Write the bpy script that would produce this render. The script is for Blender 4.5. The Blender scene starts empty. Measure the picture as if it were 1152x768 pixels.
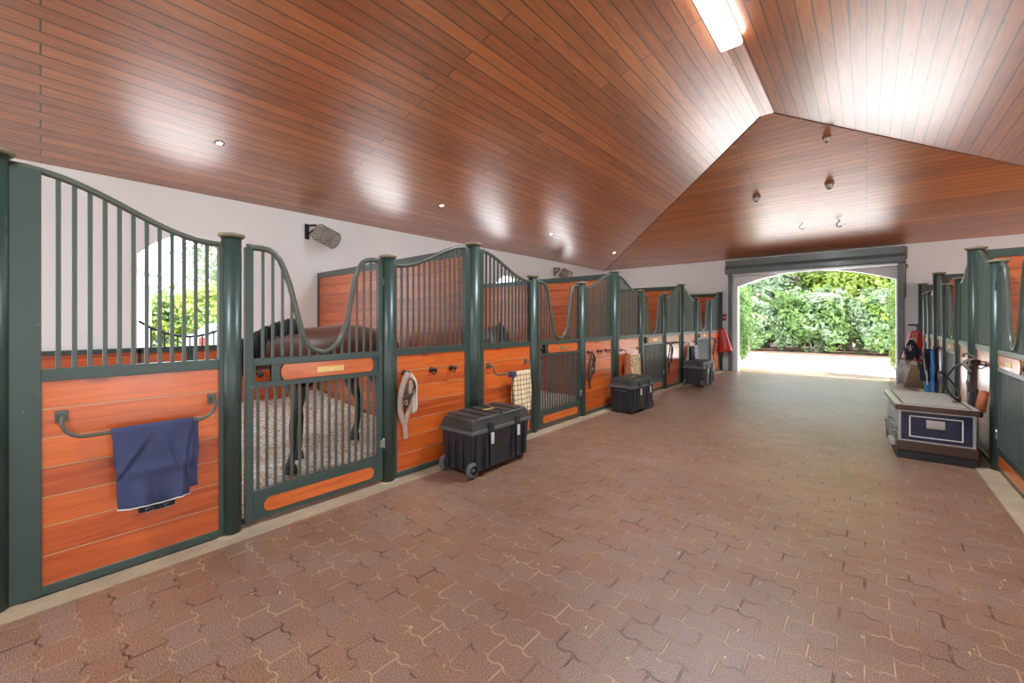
import bpy, bmesh, math, random
from mathutils import Vector, Matrix
from mathutils import noise as mnoise
PI = math.pi
random.seed(7)
SC = bpy.context.scene
COL = SC.collection

# ---------------------------------------------------------------- materials
def new_mat(name):
    m = bpy.data.materials.new(name); m.use_nodes = True
    nt = m.node_tree
    return m, nt, nt.nodes['Principled BSDF']
def N(nt, t, **kw):
    n = nt.nodes.new(t)
    for k, v in kw.items(): setattr(n, k, v)
    return n
def L(nt, a, b): nt.links.new(a, b)
def simple(name, col, rough=.5, metal=0., coat=0., var=.15, scale=8., bump=.0, bscale=60., emis=None, estr=0.):
    m, nt, b = new_mat(name)
    b.inputs['Roughness'].default_value = rough
    b.inputs['Metallic'].default_value = metal
    b.inputs['Coat Weight'].default_value = coat
    b.inputs['Coat Roughness'].default_value = .12
    tc = N(nt, 'ShaderNodeTexCoord')
    no = N(nt, 'ShaderNodeTexNoise'); no.inputs['Scale'].default_value = scale; no.inputs['Detail'].default_value = 5
    L(nt, tc.outputs['Object'], no.inputs['Vector'])
    mx = N(nt, 'ShaderNodeMix', data_type='RGBA')
    mx.inputs[6].default_value = (*[c*(1-var) for c in col], 1)
    mx.inputs[7].default_value = (*[min(1, c*(1+var)) for c in col], 1)
    L(nt, no.outputs['Fac'], mx.inputs[0]); L(nt, mx.outputs[2], b.inputs['Base Color'])
    if bump:
        n2 = N(nt, 'ShaderNodeTexNoise'); n2.inputs['Scale'].default_value = bscale; n2.inputs['Detail'].default_value = 4
        L(nt, tc.outputs['Object'], n2.inputs['Vector'])
        bp = N(nt, 'ShaderNodeBump'); bp.inputs['Strength'].default_value = bump; bp.inputs['Distance'].default_value = .01
        L(nt, n2.outputs['Fac'], bp.inputs['Height']); L(nt, bp.outputs['Normal'], b.inputs['Normal'])
    if emis:
        b.inputs['Emission Color'].default_value = (*emis, 1); b.inputs['Emission Strength'].default_value = estr
    return m
def ramp(nt, stops):
    r = N(nt, 'ShaderNodeValToRGB'); cr = r.color_ramp
    while len(cr.elements) > 1: cr.elements.remove(cr.elements[-1])
    cr.elements[0].position = stops[0][0]; cr.elements[0].color = (*stops[0][1], 1)
    for p, c in stops[1:]:
        e = cr.elements.new(p); e.color = (*c, 1)
    return r
def planks(name, ca, cb, groove, along, across, width, length=3., rough=.3, coat=.4, coat_rough=.2, knots=.6, line=.006, offs=0., patch=0., bumpd=.006, spec=.5, aniso=0., cior=1.5):
    """wood boards: along / across = 0,1,2 axis of the object coordinates"""
    m, nt, b = new_mat(name)
    b.inputs['Roughness'].default_value = rough
    b.inputs['Coat Weight'].default_value = coat; b.inputs['Coat Roughness'].default_value = coat_rough
    b.inputs['Specular IOR Level'].default_value = spec
    b.inputs['Coat IOR'].default_value = cior
    if aniso:
        b.inputs['Anisotropic'].default_value = aniso
        tv = N(nt, 'ShaderNodeCombineXYZ'); tv.inputs[across].default_value = 1; L(nt, tv.outputs[0], b.inputs['Tangent'])
    tc = N(nt, 'ShaderNodeTexCoord'); sp = N(nt, 'ShaderNodeSeparateXYZ'); L(nt, tc.outputs['Object'], sp.inputs[0])
    cb_ = N(nt, 'ShaderNodeCombineXYZ')
    L(nt, sp.outputs[along], cb_.inputs[0])
    ad = N(nt, 'ShaderNodeMath', operation='ADD'); ad.inputs[1].default_value = offs
    L(nt, sp.outputs[across], ad.inputs[0]); L(nt, ad.outputs[0], cb_.inputs[1])
    br = N(nt, 'ShaderNodeTexBrick'); br.offset = .37; br.squash = 1
    br.inputs['Color1'].default_value = (0, 0, 0, 1); br.inputs['Color2'].default_value = (1, 1, 1, 1)
    br.inputs['Mortar'].default_value = (.5, .5, .5, 1)
    br.inputs['Scale'].default_value = 1; br.inputs['Mortar Size'].default_value = line
    br.inputs['Mortar Smooth'].default_value = .2
    br.inputs['Brick Width'].default_value = length; br.inputs['Row Height'].default_value = width
    L(nt, cb_.outputs[0], br.inputs['Vector'])
    # grain
    vm = N(nt, 'ShaderNodeVectorMath', operation='MULTIPLY'); vm.inputs[1].default_value = (1.2, 16, 1)
    L(nt, cb_.outputs[0], vm.inputs[0])
    va = N(nt, 'ShaderNodeVectorMath', operation='ADD')
    vs = N(nt, 'ShaderNodeVectorMath', operation='SCALE'); vs.inputs['Scale'].default_value = 13.
    L(nt, br.outputs['Color'], vs.inputs[0]); L(nt, vm.outputs[0], va.inputs[0]); L(nt, vs.outputs[0], va.inputs[1])
    g = N(nt, 'ShaderNodeTexNoise'); g.inputs['Scale'].default_value = 1.6; g.inputs['Detail'].default_value = 6; g.inputs['Distortion'].default_value = .8
    L(nt, va.outputs[0], g.inputs['Vector'])
    mixf = N(nt, 'ShaderNodeMath', operation='MULTIPLY_ADD', use_clamp=True); mixf.inputs[1].default_value = .60
    gm = N(nt, 'ShaderNodeMath', operation='MULTIPLY_ADD', use_clamp=False); gm.inputs[1].default_value = 1.7; gm.inputs[2].default_value = -.60
    L(nt, g.outputs['Fac'], gm.inputs[0]); L(nt, br.outputs['Color'], mixf.inputs[0]); L(nt, gm.outputs[0], mixf.inputs[2])
    mx = N(nt, 'ShaderNodeMix', data_type='RGBA'); mx.inputs[6].default_value = (*ca, 1); mx.inputs[7].default_value = (*cb, 1)
    L(nt, mixf.outputs[0], mx.inputs[0])
    cur = mx.outputs[2]
    if knots:
        kv = N(nt, 'ShaderNodeVectorMath', operation='MULTIPLY'); kv.inputs[1].default_value = (1.7, 5.0, 1)
        L(nt, cb_.outputs[0], kv.inputs[0])
        vo = N(nt, 'ShaderNodeTexVoronoi'); vo.inputs['Scale'].default_value = 1.; vo.inputs['Randomness'].default_value = 1
        L(nt, kv.outputs[0], vo.inputs['Vector'])
        kr = ramp(nt, [(0, (1, 1, 1)), (.055, (.85, .85, .85)), (.13, (0, 0, 0))])
        L(nt, vo.outputs['Distance'], kr.inputs[0])
        km = N(nt, 'ShaderNodeMath', operation='MULTIPLY'); km.inputs[1].default_value = knots
        L(nt, kr.outputs[0], km.inputs[0])
        m2 = N(nt, 'ShaderNodeMix', data_type='RGBA'); m2.inputs[7].default_value = (*[c*.22 for c in ca], 1)
        L(nt, km.outputs[0], m2.inputs[0]); L(nt, cur, m2.inputs[6]); cur = m2.outputs[2]
    m3 = N(nt, 'ShaderNodeMix', data_type='RGBA'); m3.inputs[7].default_value = (*groove, 1)
    L(nt, br.outputs['Fac'], m3.inputs[0]); L(nt, cur, m3.inputs[6])
    L(nt, m3.outputs[2], b.inputs['Base Color'])
    bp = N(nt, 'ShaderNodeBump'); bp.inputs['Strength'].default_value = 1; bp.inputs['Distance'].default_value = bumpd
    sub = N(nt, 'ShaderNodeMath', operation='MULTIPLY_ADD'); sub.inputs[1].default_value = -1.0
    gs = N(nt, 'ShaderNodeMath', operation='MULTIPLY'); gs.inputs[1].default_value = .08
    L(nt, g.outputs['Fac'], gs.inputs[0]); L(nt, br.outputs['Fac'], sub.inputs[0]); L(nt, gs.outputs[0], sub.inputs[2])
    L(nt, sub.outputs[0], bp.inputs['Height']); L(nt, bp.outputs['Normal'], b.inputs['Normal'])
    return m

CA, CB, CG = (.24, .060, .011), (.54, .18, .038), (.030, .010, .004)
M = {}
M['ceil_y'] = planks('varnished ceiling boards', CA, CB, CG, 1, 0, .15, 5.2, .38, 1., .31, .8, .0075, spec=.6, aniso=.6, cior=2.05)
M['ceil_x'] = planks('varnished hip boards', CA, CB, CG, 0, 1, .15, 5.2, .38, 1., .31, .7, .0075, spec=.6, aniso=.6, cior=2.05)
M['board'] = planks('orange varnished boards', (.42, .062, .008), (.78, .16, .022), (.62, .36, .2), 0, 2, .17, 4., .3, .7, .25, .55, .0035, offs=-.07, cior=1.6)
M['board_part'] = planks('partition boards', (.36, .06, .012), (.62, .15, .035), (.09, .03, .015), 0, 2, .16, 4., .35, .4, .25, .5, .004)
M['board_side'] = planks('lining boards', (.38, .06, .012), (.62, .13, .03), (.10, .03, .015), 1, 2, .16, 4., .35, .4, .25, .5, .004)
M['plaque'] = planks('orange plaque wood', (.50, .085, .010), (.78, .19, .03), (.3, .08, .02), 0, 2, 1., 9., .3, .5, .15, .3, .0)
def green_paint(name, col, chips=.35):
    m, nt, b = new_mat(name)
    b.inputs['Roughness'].default_value = .42
    b.inputs['Coat Weight'].default_value = .4; b.inputs['Coat Roughness'].default_value = .33; b.inputs['Coat IOR'].default_value = 1.6
    tc = N(nt, 'ShaderNodeTexCoord')
    no = N(nt, 'ShaderNodeTexNoise'); no.inputs['Scale'].default_value = 3.; no.inputs['Detail'].default_value = 4
    L(nt, tc.outputs['Object'], no.inputs['Vector'])
    mx = N(nt, 'ShaderNodeMix', data_type='RGBA'); mx.inputs[6].default_value = (*[c*.8 for c in col], 1); mx.inputs[7].default_value = (*[c*1.2 for c in col], 1)
    L(nt, no.outputs['Fac'], mx.inputs[0])
    n2 = N(nt, 'ShaderNodeTexNoise'); n2.inputs['Scale'].default_value = 17.; n2.inputs['Detail'].default_value = 5; n2.inputs['Roughness'].default_value = .6
    L(nt, tc.outputs['Object'], n2.inputs['Vector'])
    r = ramp(nt, [(.715, (0, 0, 0)), (.73, (chips*2, chips*2, chips*2))])
    L(nt, n2.outputs['Fac'], r.inputs[0])
    m2 = N(nt, 'ShaderNodeMix', data_type='RGBA'); m2.inputs[7].default_value = (.55, .53, .46, 1)
    L(nt, r.outputs[0], m2.inputs[0]); L(nt, mx.outputs[2], m2.inputs[6]); L(nt, m2.outputs[2], b.inputs['Base Color'])
    return m
M['green'] = green_paint('dark green enamel', (.030, .058, .046))
M['bar'] = green_paint('green enamel bars', (.05, .073, .06), .2)
M['cap'] = simple('worn dusty cap', (.26, .22, .13), .6, .0, 0, .5, 14)
M['rail'] = simple('worn green rail', (.085, .10, .078), .36, .0, .3, .45, 6)
M['wall'] = simple('white rendered wall', (.90, .90, .89), .85, 0, 0, .04, 1.3, .12, 35)
M['wallout'] = simple('pale outside render', (.40, .39, .37), .9, 0, 0, .05, 1.3)
M['shutter'] = simple('grey green shutter box', (.13, .17, .16), .4, .0, .3, .12, 3)
M['black'] = simple('black iron', (.02, .02, .022), .45, .3, 0, .2, 20)
M['plastic'] = simple('black trunk plastic', (.020, .022, .026), .42, 0, .15, .3, 5, .15, 90)
M['lidplastic'] = simple('dusty trunk lid', (.045, .042, .036), .5, 0, 0, .5, 9)
M['plastic_edge'] = simple('worn plastic rim', (.10, .10, .10), .5, 0, 0, .4, 20)
M['rubber'] = simple('grey rubber tyre', (.10, .10, .10), .8, 0, 0, .2, 30)
M['tag'] = simple('white padlock tag', (.62, .60, .55), .6, 0, 0, .1, 20)
M['brass'] = simple('brass', (.72, .50, .20), .35, .9, 0, .2, 30)
M['steel'] = simple('brushed steel', (.55, .55, .54), .3, .9, 0, .15, 30)
M['navy'] = simple('navy lacquer', (.012, .018, .05), .25, 0, .5, .15, 5)
M['darkwood'] = simple('dark brown base wood', (.055, .022, .014), .4, 0, .3, .4, 6)
M['trimwood'] = simple('greyed trunk lid', (.50, .46, .40), .4, 0, .4, .2, 5)
M['white'] = simple('white paint', (.78, .78, .76), .5, 0, 0, .05, 5)
M['navycloth'] = simple('navy canvas', (.042, .050, .118), .85, 0, 0, .3, 6, .5, 14)
M['piping'] = simple('white piping', (.72, .70, .66), .7)
M['fleece'] = simple('beige fleece', (.46, .34, .27), .95, 0, 0, .3, 40, .8, 120)
M['fleecew'] = simple('cream fleece', (.74, .66, .52), .95, 0, 0, .2, 50, .9, 160)
M['leather'] = simple('dark leather', (.055, .035, .025), .5, 0, 0, .4, 20)
M['bluecloth'] = simple('bright blue rug', (.07, .24, .50), .8, 0, 0, .5, 8, .5, 20)
M['blackcloth'] = simple('black blue rug', (.012, .02, .04), .8, 0, 0, .5, 8, .5, 20)
M['tan'] = simple('tan leather', (.42, .13, .05), .55, 0, 0, .3, 10)
M['redvinyl'] = simple('red vinyl', (.50, .035, .03), .3, 0, .4, .15, 5, .3, 9)
M['signred'] = simple('red sign paint', (.6, .05, .04), .4)
M['concrete'] = simple('sill concrete', (.37, .27, .17), .8, 0, 0, .35, 5, .35, 40)
M['paveout'] = simple('sunlit driveway', (.66, .63, .60), .9, 0, 0, .1, 2, .2, 30)
M['soil'] = simple('mulch', (.16, .09, .05), .95, 0, 0, .4, 5, .5, 30)
M['lens'] = simple('frosted lamp glass', (.9, .9, .88), .4, 0, 0, .02, 5, emis=(1, .95, .88), estr=9)
M['bulb'] = simple('halogen bulb', (.9, .9, .88), .4, 0, 0, .02, 5, emis=(1, .82, .55), estr=45)
M['deadlens'] = simple('unlit lamp lens', (.50, .48, .42), .3, 0, .2, .15, 20)
M['copper'] = simple('brown lamp ring', (.22, .09, .05), .5, 0, .2, .3, 20)
M['cage'] = simple('woven wire cage', (.30, .27, .23), .5, .4, 0, .4, 30)
M['hay'] = simple('straw bristle', (.42, .30, .19), .9, 0, 0, .4, 40)
M['tinegrey'] = simple('pale plastic tines', (.62, .62, .60), .6)
M['coat'] = simple('bay horse coat', (.17, .050, .018), .42, 0, .15, .5, 3.2)
M['coat_dark'] = simple('dark brown horse coat', (.055, .032, .022), .45, 0, .1, .5, 3)
M['mane'] = simple('black mane hair', (.012, .010, .009), .6, 0, 0, .4, 30, .6, 60)
M['hoof'] = simple('hoof horn', (.05, .04, .032), .5)
M['bark'] = simple('pale bark', (.44, .38, .31), .9, 0, 0, .3, 8)
M['carpaint'] = simple('white car paint', (.42, .43, .45), .3, 0, .6, .02, 2)
M['carglass'] = simple('dark car glass', (.03, .035, .04), .08, 0, 0, .1, 2)
M['taillight'] = simple('red tail light', (.35, .01, .008), .2, 0, .5, .1, 5)
M['rooftile'] = simple('grey roof tiles', (.055, .06, .075), .8, 0, 0, .2, 8)
M['rope'] = simple('pale rope', (.62, .58, .50), .9)
M['rubberhose'] = simple('black rubber hose', (.018, .018, .02), .4)

def bay_coat():
    m, nt, b = new_mat('bay coat black points')
    b.inputs['Roughness'].default_value = .42; b.inputs['Sheen Weight'].default_value = .2
    tc = N(nt, 'ShaderNodeTexCoord'); sp = N(nt, 'ShaderNodeSeparateXYZ'); L(nt, tc.outputs['Object'], sp.inputs[0])
    no = N(nt, 'ShaderNodeTexNoise'); no.inputs['Scale'].default_value = 4; L(nt, tc.outputs['Object'], no.inputs['Vector'])
    ad = N(nt, 'ShaderNodeMath', operation='MULTIPLY_ADD'); ad.inputs[1].default_value = .25; L(nt, no.outputs['Fac'], ad.inputs[0]); L(nt, sp.outputs[2], ad.inputs[2])
    r = ramp(nt, [(.62, (.010, .008, .007)), (.92, (.06, .020, .010)), (1.0, (.105, .034, .015))])
    L(nt, ad.outputs[0], r.inputs[0]); L(nt, r.outputs[0], b.inputs['Base Color'])
    return m
M['bay'] = bay_coat()

def plaid():
    m, nt, b = new_mat('cream plaid wool'); b.inputs['Roughness'].default_value = .95
    tc = N(nt, 'ShaderNodeTexCoord'); sp = N(nt, 'ShaderNodeSeparateXYZ'); L(nt, tc.outputs['Object'], sp.inputs[0])
    outs = []
    for ax, s in ((0, 16), (2, 16)):
        mu = N(nt, 'ShaderNodeMath', operation='MULTIPLY'); mu.inputs[1].default_value = s; L(nt, sp.outputs[ax], mu.inputs[0])
        fr = N(nt, 'ShaderNodeMath', operation='FRACT'); L(nt, mu.outputs[0], fr.inputs[0])
        lt = N(nt, 'ShaderNodeMath', operation='LESS_THAN'); lt.inputs[1].default_value = .22; L(nt, fr.outputs[0], lt.inputs[0]); outs.append(lt)
    a = N(nt, 'ShaderNodeMath', operation='ADD'); L(nt, outs[0].outputs[0], a.inputs[0]); L(nt, outs[1].outputs[0], a.inputs[1])
    r = ramp(nt, [(0, (.80, .66, .42)), (.5, (.42, .27, .12)), (1., (.16, .10, .06))]); 
    d = N(nt, 'ShaderNodeMath', operation='MULTIPLY'); d.inputs[1].default_value = .5; L(nt, a.outputs[0], d.inputs[0])
    L(nt, d.outputs[0], r.inputs[0]); L(nt, r.outputs[0], b.inputs['Base Color'])
    return m
M['plaid'] = plaid()
def patched(name, c1, c2, scale):
    m, nt, b = new_mat(name); b.inputs['Roughness'].default_value = .9
    tc = N(nt, 'ShaderNodeTexCoord'); v = N(nt, 'ShaderNodeTexVoronoi'); v.inputs['Scale'].default_value = scale; L(nt, tc.outputs['Object'], v.inputs['Vector'])
    r = ramp(nt, [(.30, c1), (.36, c2)]); L(nt, v.outputs['Distance'], r.inputs[0]); L(nt, r.outputs[0], b.inputs['Base Color'])
    return m
M['leopard'] = patched('spotted fleece', (.08, .05, .03), (.66, .50, .28), 22)

def paver_mat():
    m, nt, b = new_mat('wavy red brick pavers')
    b.inputs['Roughness'].default_value = .36; b.inputs['Specular IOR Level'].default_value = .85
    tc = N(nt, 'ShaderNodeTexCoord'); sp = N(nt, 'ShaderNodeSeparateXYZ'); L(nt, tc.outputs['Object'], sp.inputs[0])
    W, H = .21, .14
    # wave: rounded triangle, period W/2
    mu = N(nt, 'ShaderNodeMath', operation='MULTIPLY'); mu.inputs[1].default_value = 2*PI/(W/2); L(nt, sp.outputs[0], mu.inputs[0])
    s = N(nt, 'ShaderNodeMath', operation='SINE'); L(nt, mu.outputs[0], s.inputs[0])
    s2 = N(nt, 'ShaderNodeMath', operation='MULTIPLY'); s2.inputs[1].default_value = 1.9; L(nt, s.outputs[0], s2.inputs[0])
    th = N(nt, 'ShaderNodeMath', operation='TANH'); L(nt, s2.outputs[0], th.inputs[0])
    am = N(nt, 'ShaderNodeMath', operation='MULTIPLY_ADD'); am.inputs[1].default_value = .0095; L(nt, th.outputs[0], am.inputs[0]); L(nt, sp.outputs[1], am.inputs[2])
    # slow irregularity
    ns = N(nt, 'ShaderNodeTexNoise'); ns.inputs['Scale'].default_value = 2.2; L(nt, tc.outputs['Object'], ns.inputs['Vector'])
    nv = N(nt, 'ShaderNodeVectorMath', operation='SCALE'); nv.inputs['Scale'].default_value = .018; L(nt, ns.outputs['Color'], nv.inputs[0])
    cb = N(nt, 'ShaderNodeCombineXYZ'); L(nt, sp.outputs[0], cb.inputs[0]); L(nt, am.outputs[0], cb.inputs[1])
    ad = N(nt, 'ShaderNodeVectorMath', operation='ADD'); L(nt, cb.outputs[0], ad.inputs[0]); L(nt, nv.outputs[0], ad.inputs[1])
    br = N(nt, 'ShaderNodeTexBrick'); br.offset = .5
    br.inputs['Color1'].default_value = (0, 0, 0, 1); br.inputs['Color2'].default_value = (1, 1, 1, 1); br.inputs['Mortar'].default_value = (.5, .5, .5, 1)
    br.inputs['Scale'].default_value = 1; br.inputs['Mortar Size'].default_value = .0065; br.inputs['Mortar Smooth'].default_value = .3
    br.inputs['Brick Width'].default_value = W; br.inputs['Row Height'].default_value = H
    L(nt, ad.outputs[0], br.inputs['Vector'])
    rr = ramp(nt, [(0, (.275, .145, .100)), (.35, (.285, .160, .112)), (.65, (.28, .168, .122)), (1, (.275, .180, .145))])
    L(nt, br.outputs['Color'], rr.inputs[0])
    n1 = N(nt, 'ShaderNodeTexNoise'); n1.inputs['Scale'].default_value = .8; n1.inputs['Detail'].default_value = 4; L(nt, tc.outputs['Object'], n1.inputs['Vector'])
    r1 = ramp(nt, [(.3, (.70, .62, .50)), (.7, (1.0, .94, .86))]); L(nt, n1.outputs['Fac'], r1.inputs[0])
    m1 = N(nt, 'ShaderNodeMix', data_type='RGBA', blend_type='MULTIPLY'); m1.inputs[0].default_value = 1
    L(nt, rr.outputs[0], m1.inputs[6]); L(nt, r1.outputs[0], m1.inputs[7])
    n2 = N(nt, 'ShaderNodeTexNoise'); n2.inputs['Scale'].default_value = 170; n2.inputs['Detail'].default_value = 2; L(nt, tc.outputs['Object'], n2.inputs['Vector'])
    r2 = ramp(nt, [(.32, (.42, .40, .40)), (.5, (.95, .95, .95)), (.68, (2.0, 2.0, 2.05))]); L(nt, n2.outputs['Fac'], r2.inputs[0])
    m2 = N(nt, 'ShaderNodeMix', data_type='RGBA', blend_type='MULTIPLY'); m2.inputs[0].default_value = 1
    L(nt, m1.outputs[2], m2.inputs[6]); L(nt, r2.outputs[0], m2.inputs[7])
    # joints : mixed dark soil and pale straw dust
    n3 = N(nt, 'ShaderNodeTexNoise'); n3.inputs['Scale'].default_value = 5; n3.inputs['Detail'].default_value = 5; L(nt, tc.outputs['Object'], n3.inputs['Vector'])
    r3 = ramp(nt, [(.38, (.11, .05, .028)), (.58, (.42, .25, .14))]); L(nt, n3.outputs['Fac'], r3.inputs[0])
    m3 = N(nt, 'ShaderNodeMix', data_type='RGBA'); L(nt, br.outputs['Fac'], m3.inputs[0]); L(nt, m2.outputs[2], m3.inputs[6]); L(nt, r3.outputs[0], m3.inputs[7])
    L(nt, m3.outputs[2], b.inputs['Base Color'])
    bp = N(nt, 'ShaderNodeBump'); bp.inputs['Strength'].default_value = .8; bp.inputs['Distance'].default_value = .007
    hh = N(nt, 'ShaderNodeMath', operation='MULTIPLY_ADD'); hh.inputs[1].default_value = -1; L(nt, br.outputs['Fac'], hh.inputs[0])
    h2 = N(nt, 'ShaderNodeMath', operation='MULTIPLY'); h2.inputs[1].default_value = .35; L(nt, n2.outputs['Fac'], h2.inputs[0]); L(nt, h2.outputs[0], hh.inputs[2])
    L(nt, hh.outputs[0], bp.inputs['Height']); L(nt, bp.outputs['Normal'], b.inputs['Normal'])
    return m
M['paver'] = paver_mat()
def shavings():
    m, nt, b = new_mat('wood shavings'); b.inputs['Roughness'].default_value = .95
    tc = N(nt, 'ShaderNodeTexCoord')
    v = N(nt, 'ShaderNodeTexVoronoi'); v.inputs['Scale'].default_value = 45; L(nt, tc.outputs['Object'], v.inputs['Vector'])
    sp = N(nt, 'ShaderNodeSeparateColor'); L(nt, v.outputs['Color'], sp.inputs[0])
    r = ramp(nt, [(0, (.26, .15, .08)), (.2, (.60, .42, .24)), (.45, (.74, .64, .50)), (.75, (.84, .80, .74)), (1, (.56, .56, .58))])
    L(nt, sp.outputs[0], r.inputs[0]); L(nt, r.outputs[0], b.inputs['Base Color'])
    bp = N(nt, 'ShaderNodeBump'); bp.inputs['Distance'].default_value = .03; L(nt, sp.outputs[1], bp.inputs['Height']); L(nt, bp.outputs['Normal'], b.inputs['Normal'])
    return m
M['shavings'] = shavings()
def leaf_mat(name, ca, cb):
    m, nt, b = new_mat(name); b.inputs['Roughness'].default_value = .5
    oi = N(nt, 'ShaderNodeTexCoord'); n = N(nt, 'ShaderNodeTexNoise'); n.inputs['Scale'].default_value = 1.3; n.inputs['Detail'].default_value = 6; n.inputs['Roughness'].default_value = .7
    L(nt, oi.outputs['Object'], n.inputs['Vector'])
    r = ramp(nt, [(.32, ca), (.68, cb)]); L(nt, n.outputs['Fac'], r.inputs[0]); L(nt, r.outputs[0], b.inputs['Base Color'])
    tr = N(nt, 'ShaderNodeBsdfTranslucent'); L(nt, r.outputs[0], tr.inputs['Color'])
    ms = N(nt, 'ShaderNodeMixShader'); ms.inputs[0].default_value = .35
    L(nt, b.outputs[0], ms.inputs[1]); L(nt, tr.outputs[0], ms.inputs[2]); L(nt, ms.outputs[0], nt.nodes['Material Output'].inputs['Surface'])
    return m
M['leafY'] = leaf_mat('yellow green leaves', (.15, .24, .03), (.44, .52, .09))
M['leafG'] = leaf_mat('mid green leaves', (.07, .15, .035), (.25, .37, .11))
M['leafP'] = leaf_mat('pale grey green leaves', (.13, .22, .10), (.36, .45, .27))
M['leafK'] = leaf_mat('pale pink blossom', (.26, .27, .15), (.50, .41, .34))
M['leafD'] = leaf_mat('dark ivy leaves', (.06, .15, .03), (.22, .38, .08))

# ---------------------------------------------------------------- mesh helpers
class MB:
    def __init__(s): s.bm = bmesh.new()
    def box(s, x0, x1, y0, y1, z0, z1, bev=0., mtx=None):
        r = bmesh.ops.create_cube(s.bm, size=1.)
        v = r['verts']
        for p in v:
            p.co = Vector(((x0+x1)/2 + p.co.x*(x1-x0), (y0+y1)/2 + p.co.y*(y1-y0), (z0+z1)/2 + p.co.z*(z1-z0)))
        if bev:
            es = list({e for p in v for e in p.link_edges})
            rb = bmesh.ops.bevel(s.bm, geom=es, offset=bev, segments=2, profile=.6, affect='EDGES')
            v = list({p for f in rb['faces'] for p in f.verts} | {p for p in v if p.is_valid})
        if mtx:
            bmesh.ops.transform(s.bm, matrix=mtx, verts=[p for p in v if p.is_valid])
        return s
    def tube(s, pts, r, n=8, caps=True, closed=False):
        pts = [Vector(p) for p in pts]; m = len(pts)
        rr = r if isinstance(r, (list, tuple)) else [r]*m
        rings = []; ref = None
        for i, p in enumerate(pts):
            if closed: t = pts[(i+1) % m]-pts[i-1]
            else: t = pts[min(i+1, m-1)]-pts[max(i-1, 0)]
            t.normalize()
            if ref is None:
                ref = Vector((0, 0, 1)) if abs(t.z) < .9 else Vector((1, 0, 0))
            a = ref - t*ref.dot(t)
            if a.length < 1e-5: a = t.orthogonal()
            a.normalize(); ref = a; c = t.cross(a)
            rings.append([s.bm.verts.new(p + (a*math.cos(2*PI*k/n)+c*math.sin(2*PI*k/n))*rr[i]) for k in range(n)])
        cnt = m if closed else m-1
        for i in range(cnt):
            A, B = rings[i], rings[(i+1) % m]
            for k in range(n):
                f = s.bm.faces.new((A[k], A[(k+1) % n], B[(k+1) % n], B[k])); f.smooth = True
        if caps and not closed:
            s.bm.faces.new(rings[0][::-1]); s.bm.faces.new(rings[-1])
        return s
    def lathe(s, prof, cx, cy, n=20, z0=0., axis='z'):
        """prof: list (r, z)"""
        rings = []
        def P(r, z, k):
            a = 2*PI*k/n
            if axis == 'z': return Vector((cx+r*math.cos(a), cy+r*math.sin(a), z0+z))
            if axis == 'x': return Vector((cx+z, cy+r*math.cos(a), z0+r*math.sin(a)))
            return Vector((cx+r*math.cos(a), cy+z, z0+r*math.sin(a)))
        for r, z in prof:
            if r < 1e-6: rings.append([s.bm.verts.new(P(0, z, 0))])
            else: rings.append([s.bm.verts.new(P(r, z, k)) for k in range(n)])
        for A, B in zip(rings, rings[1:]):
            for k in range(n):
                k2 = (k+1) % n
                if len(A) == 1 and len(B) == 1: continue
                if len(A) == 1: f = s.bm.faces.new((A[0], B[k2], B[k]))
                elif len(B) == 1: f = s.bm.faces.new((A[k], A[k2], B[0]))
                else: f = s.bm.faces.new((A[k], A[k2], B[k2], B[k]))
                f.smooth = True
        return s
    def prism(s, poly, y0, y1, axis='y'):
        """poly: (a,b) outline; extruded along axis"""
        def P(a, b, t):
            if axis == 'y': return (a, t, b)
            if axis == 'x': return (t, a, b)
            return (a, b, t)
        A = [s.bm.verts.new(P(a, b, y0)) for a, b in poly]; B = [s.bm.verts.new(P(a, b, y1)) for a, b in poly]
        s.bm.faces.new(A); s.bm.faces.new(B[::-1])
        n = len(poly)
        for i in range(n):
            s.bm.faces.new((A[i], B[i], B[(i+1) % n], A[(i+1) % n]))
        return s
    def quad(s, *p):
        s.bm.faces.new([s.bm.verts.new(q) for q in p]); return s
    def build(s, name, mat, parent=None, recalc=True):
        if recalc: bmesh.ops.recalc_face_normals(s.bm, faces=s.bm.faces)
        me = bpy.data.meshes.new(name); s.bm.to_mesh(me); s.bm.free()
        mats = mat if isinstance(mat, (list, tuple)) else [mat]
        for q in mats: me.materials.append(M[q] if isinstance(q, str) else q)
        o = bpy.data.objects.new(name, me); COL.objects.link(o)
        if parent: o.parent = parent
        return o
def tag(o, label=None, cat=None, group=None, kind=None):
    if label: o['label'] = label
    if cat: o['category'] = cat
    if group: o['group'] = group
    if kind: o['kind'] = kind
    return o
def empty(name, loc=(0, 0, 0), rz=0., label=None, cat=None, group=None):
    o = bpy.data.objects.new(name, None); COL.objects.link(o); o.location = loc; o.rotation_euler = (0, 0, rz)
    o.empty_display_size = .1
    return tag(o, label, cat, group)
def kids(o): return [c for c in bpy.data.objects if c.parent == o]
def copy_tree(o, parent=None):
    c = o.copy(); COL.objects.link(c); c.parent = parent
    for ch in kids(o): copy_tree(ch, c)
    return c
def struct(name, mb, mat):
    return tag(mb.build(name, mat), kind='structure')

# ---------------------------------------------------------------- dimensions
XL, XR = -3.608, 1.06          # stall fronts
WL, WR = -7.83, 5.30           # outer walls
YF, YB = 14.6, -9.5            # end walls
XC, ZR, SL = -1.33, 5.25, .261
ZE = ZR-SL*(XC-.1-WL)          # eave
YA = 8.42
SILLW = .17

# floor
mb = MB(); mb.quad((XL+SILLW, YB, 0), (XR-SILLW, YB, 0), (XR-SILLW, YF+.25, 0), (XL+SILLW, YF+.25, 0))
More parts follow.
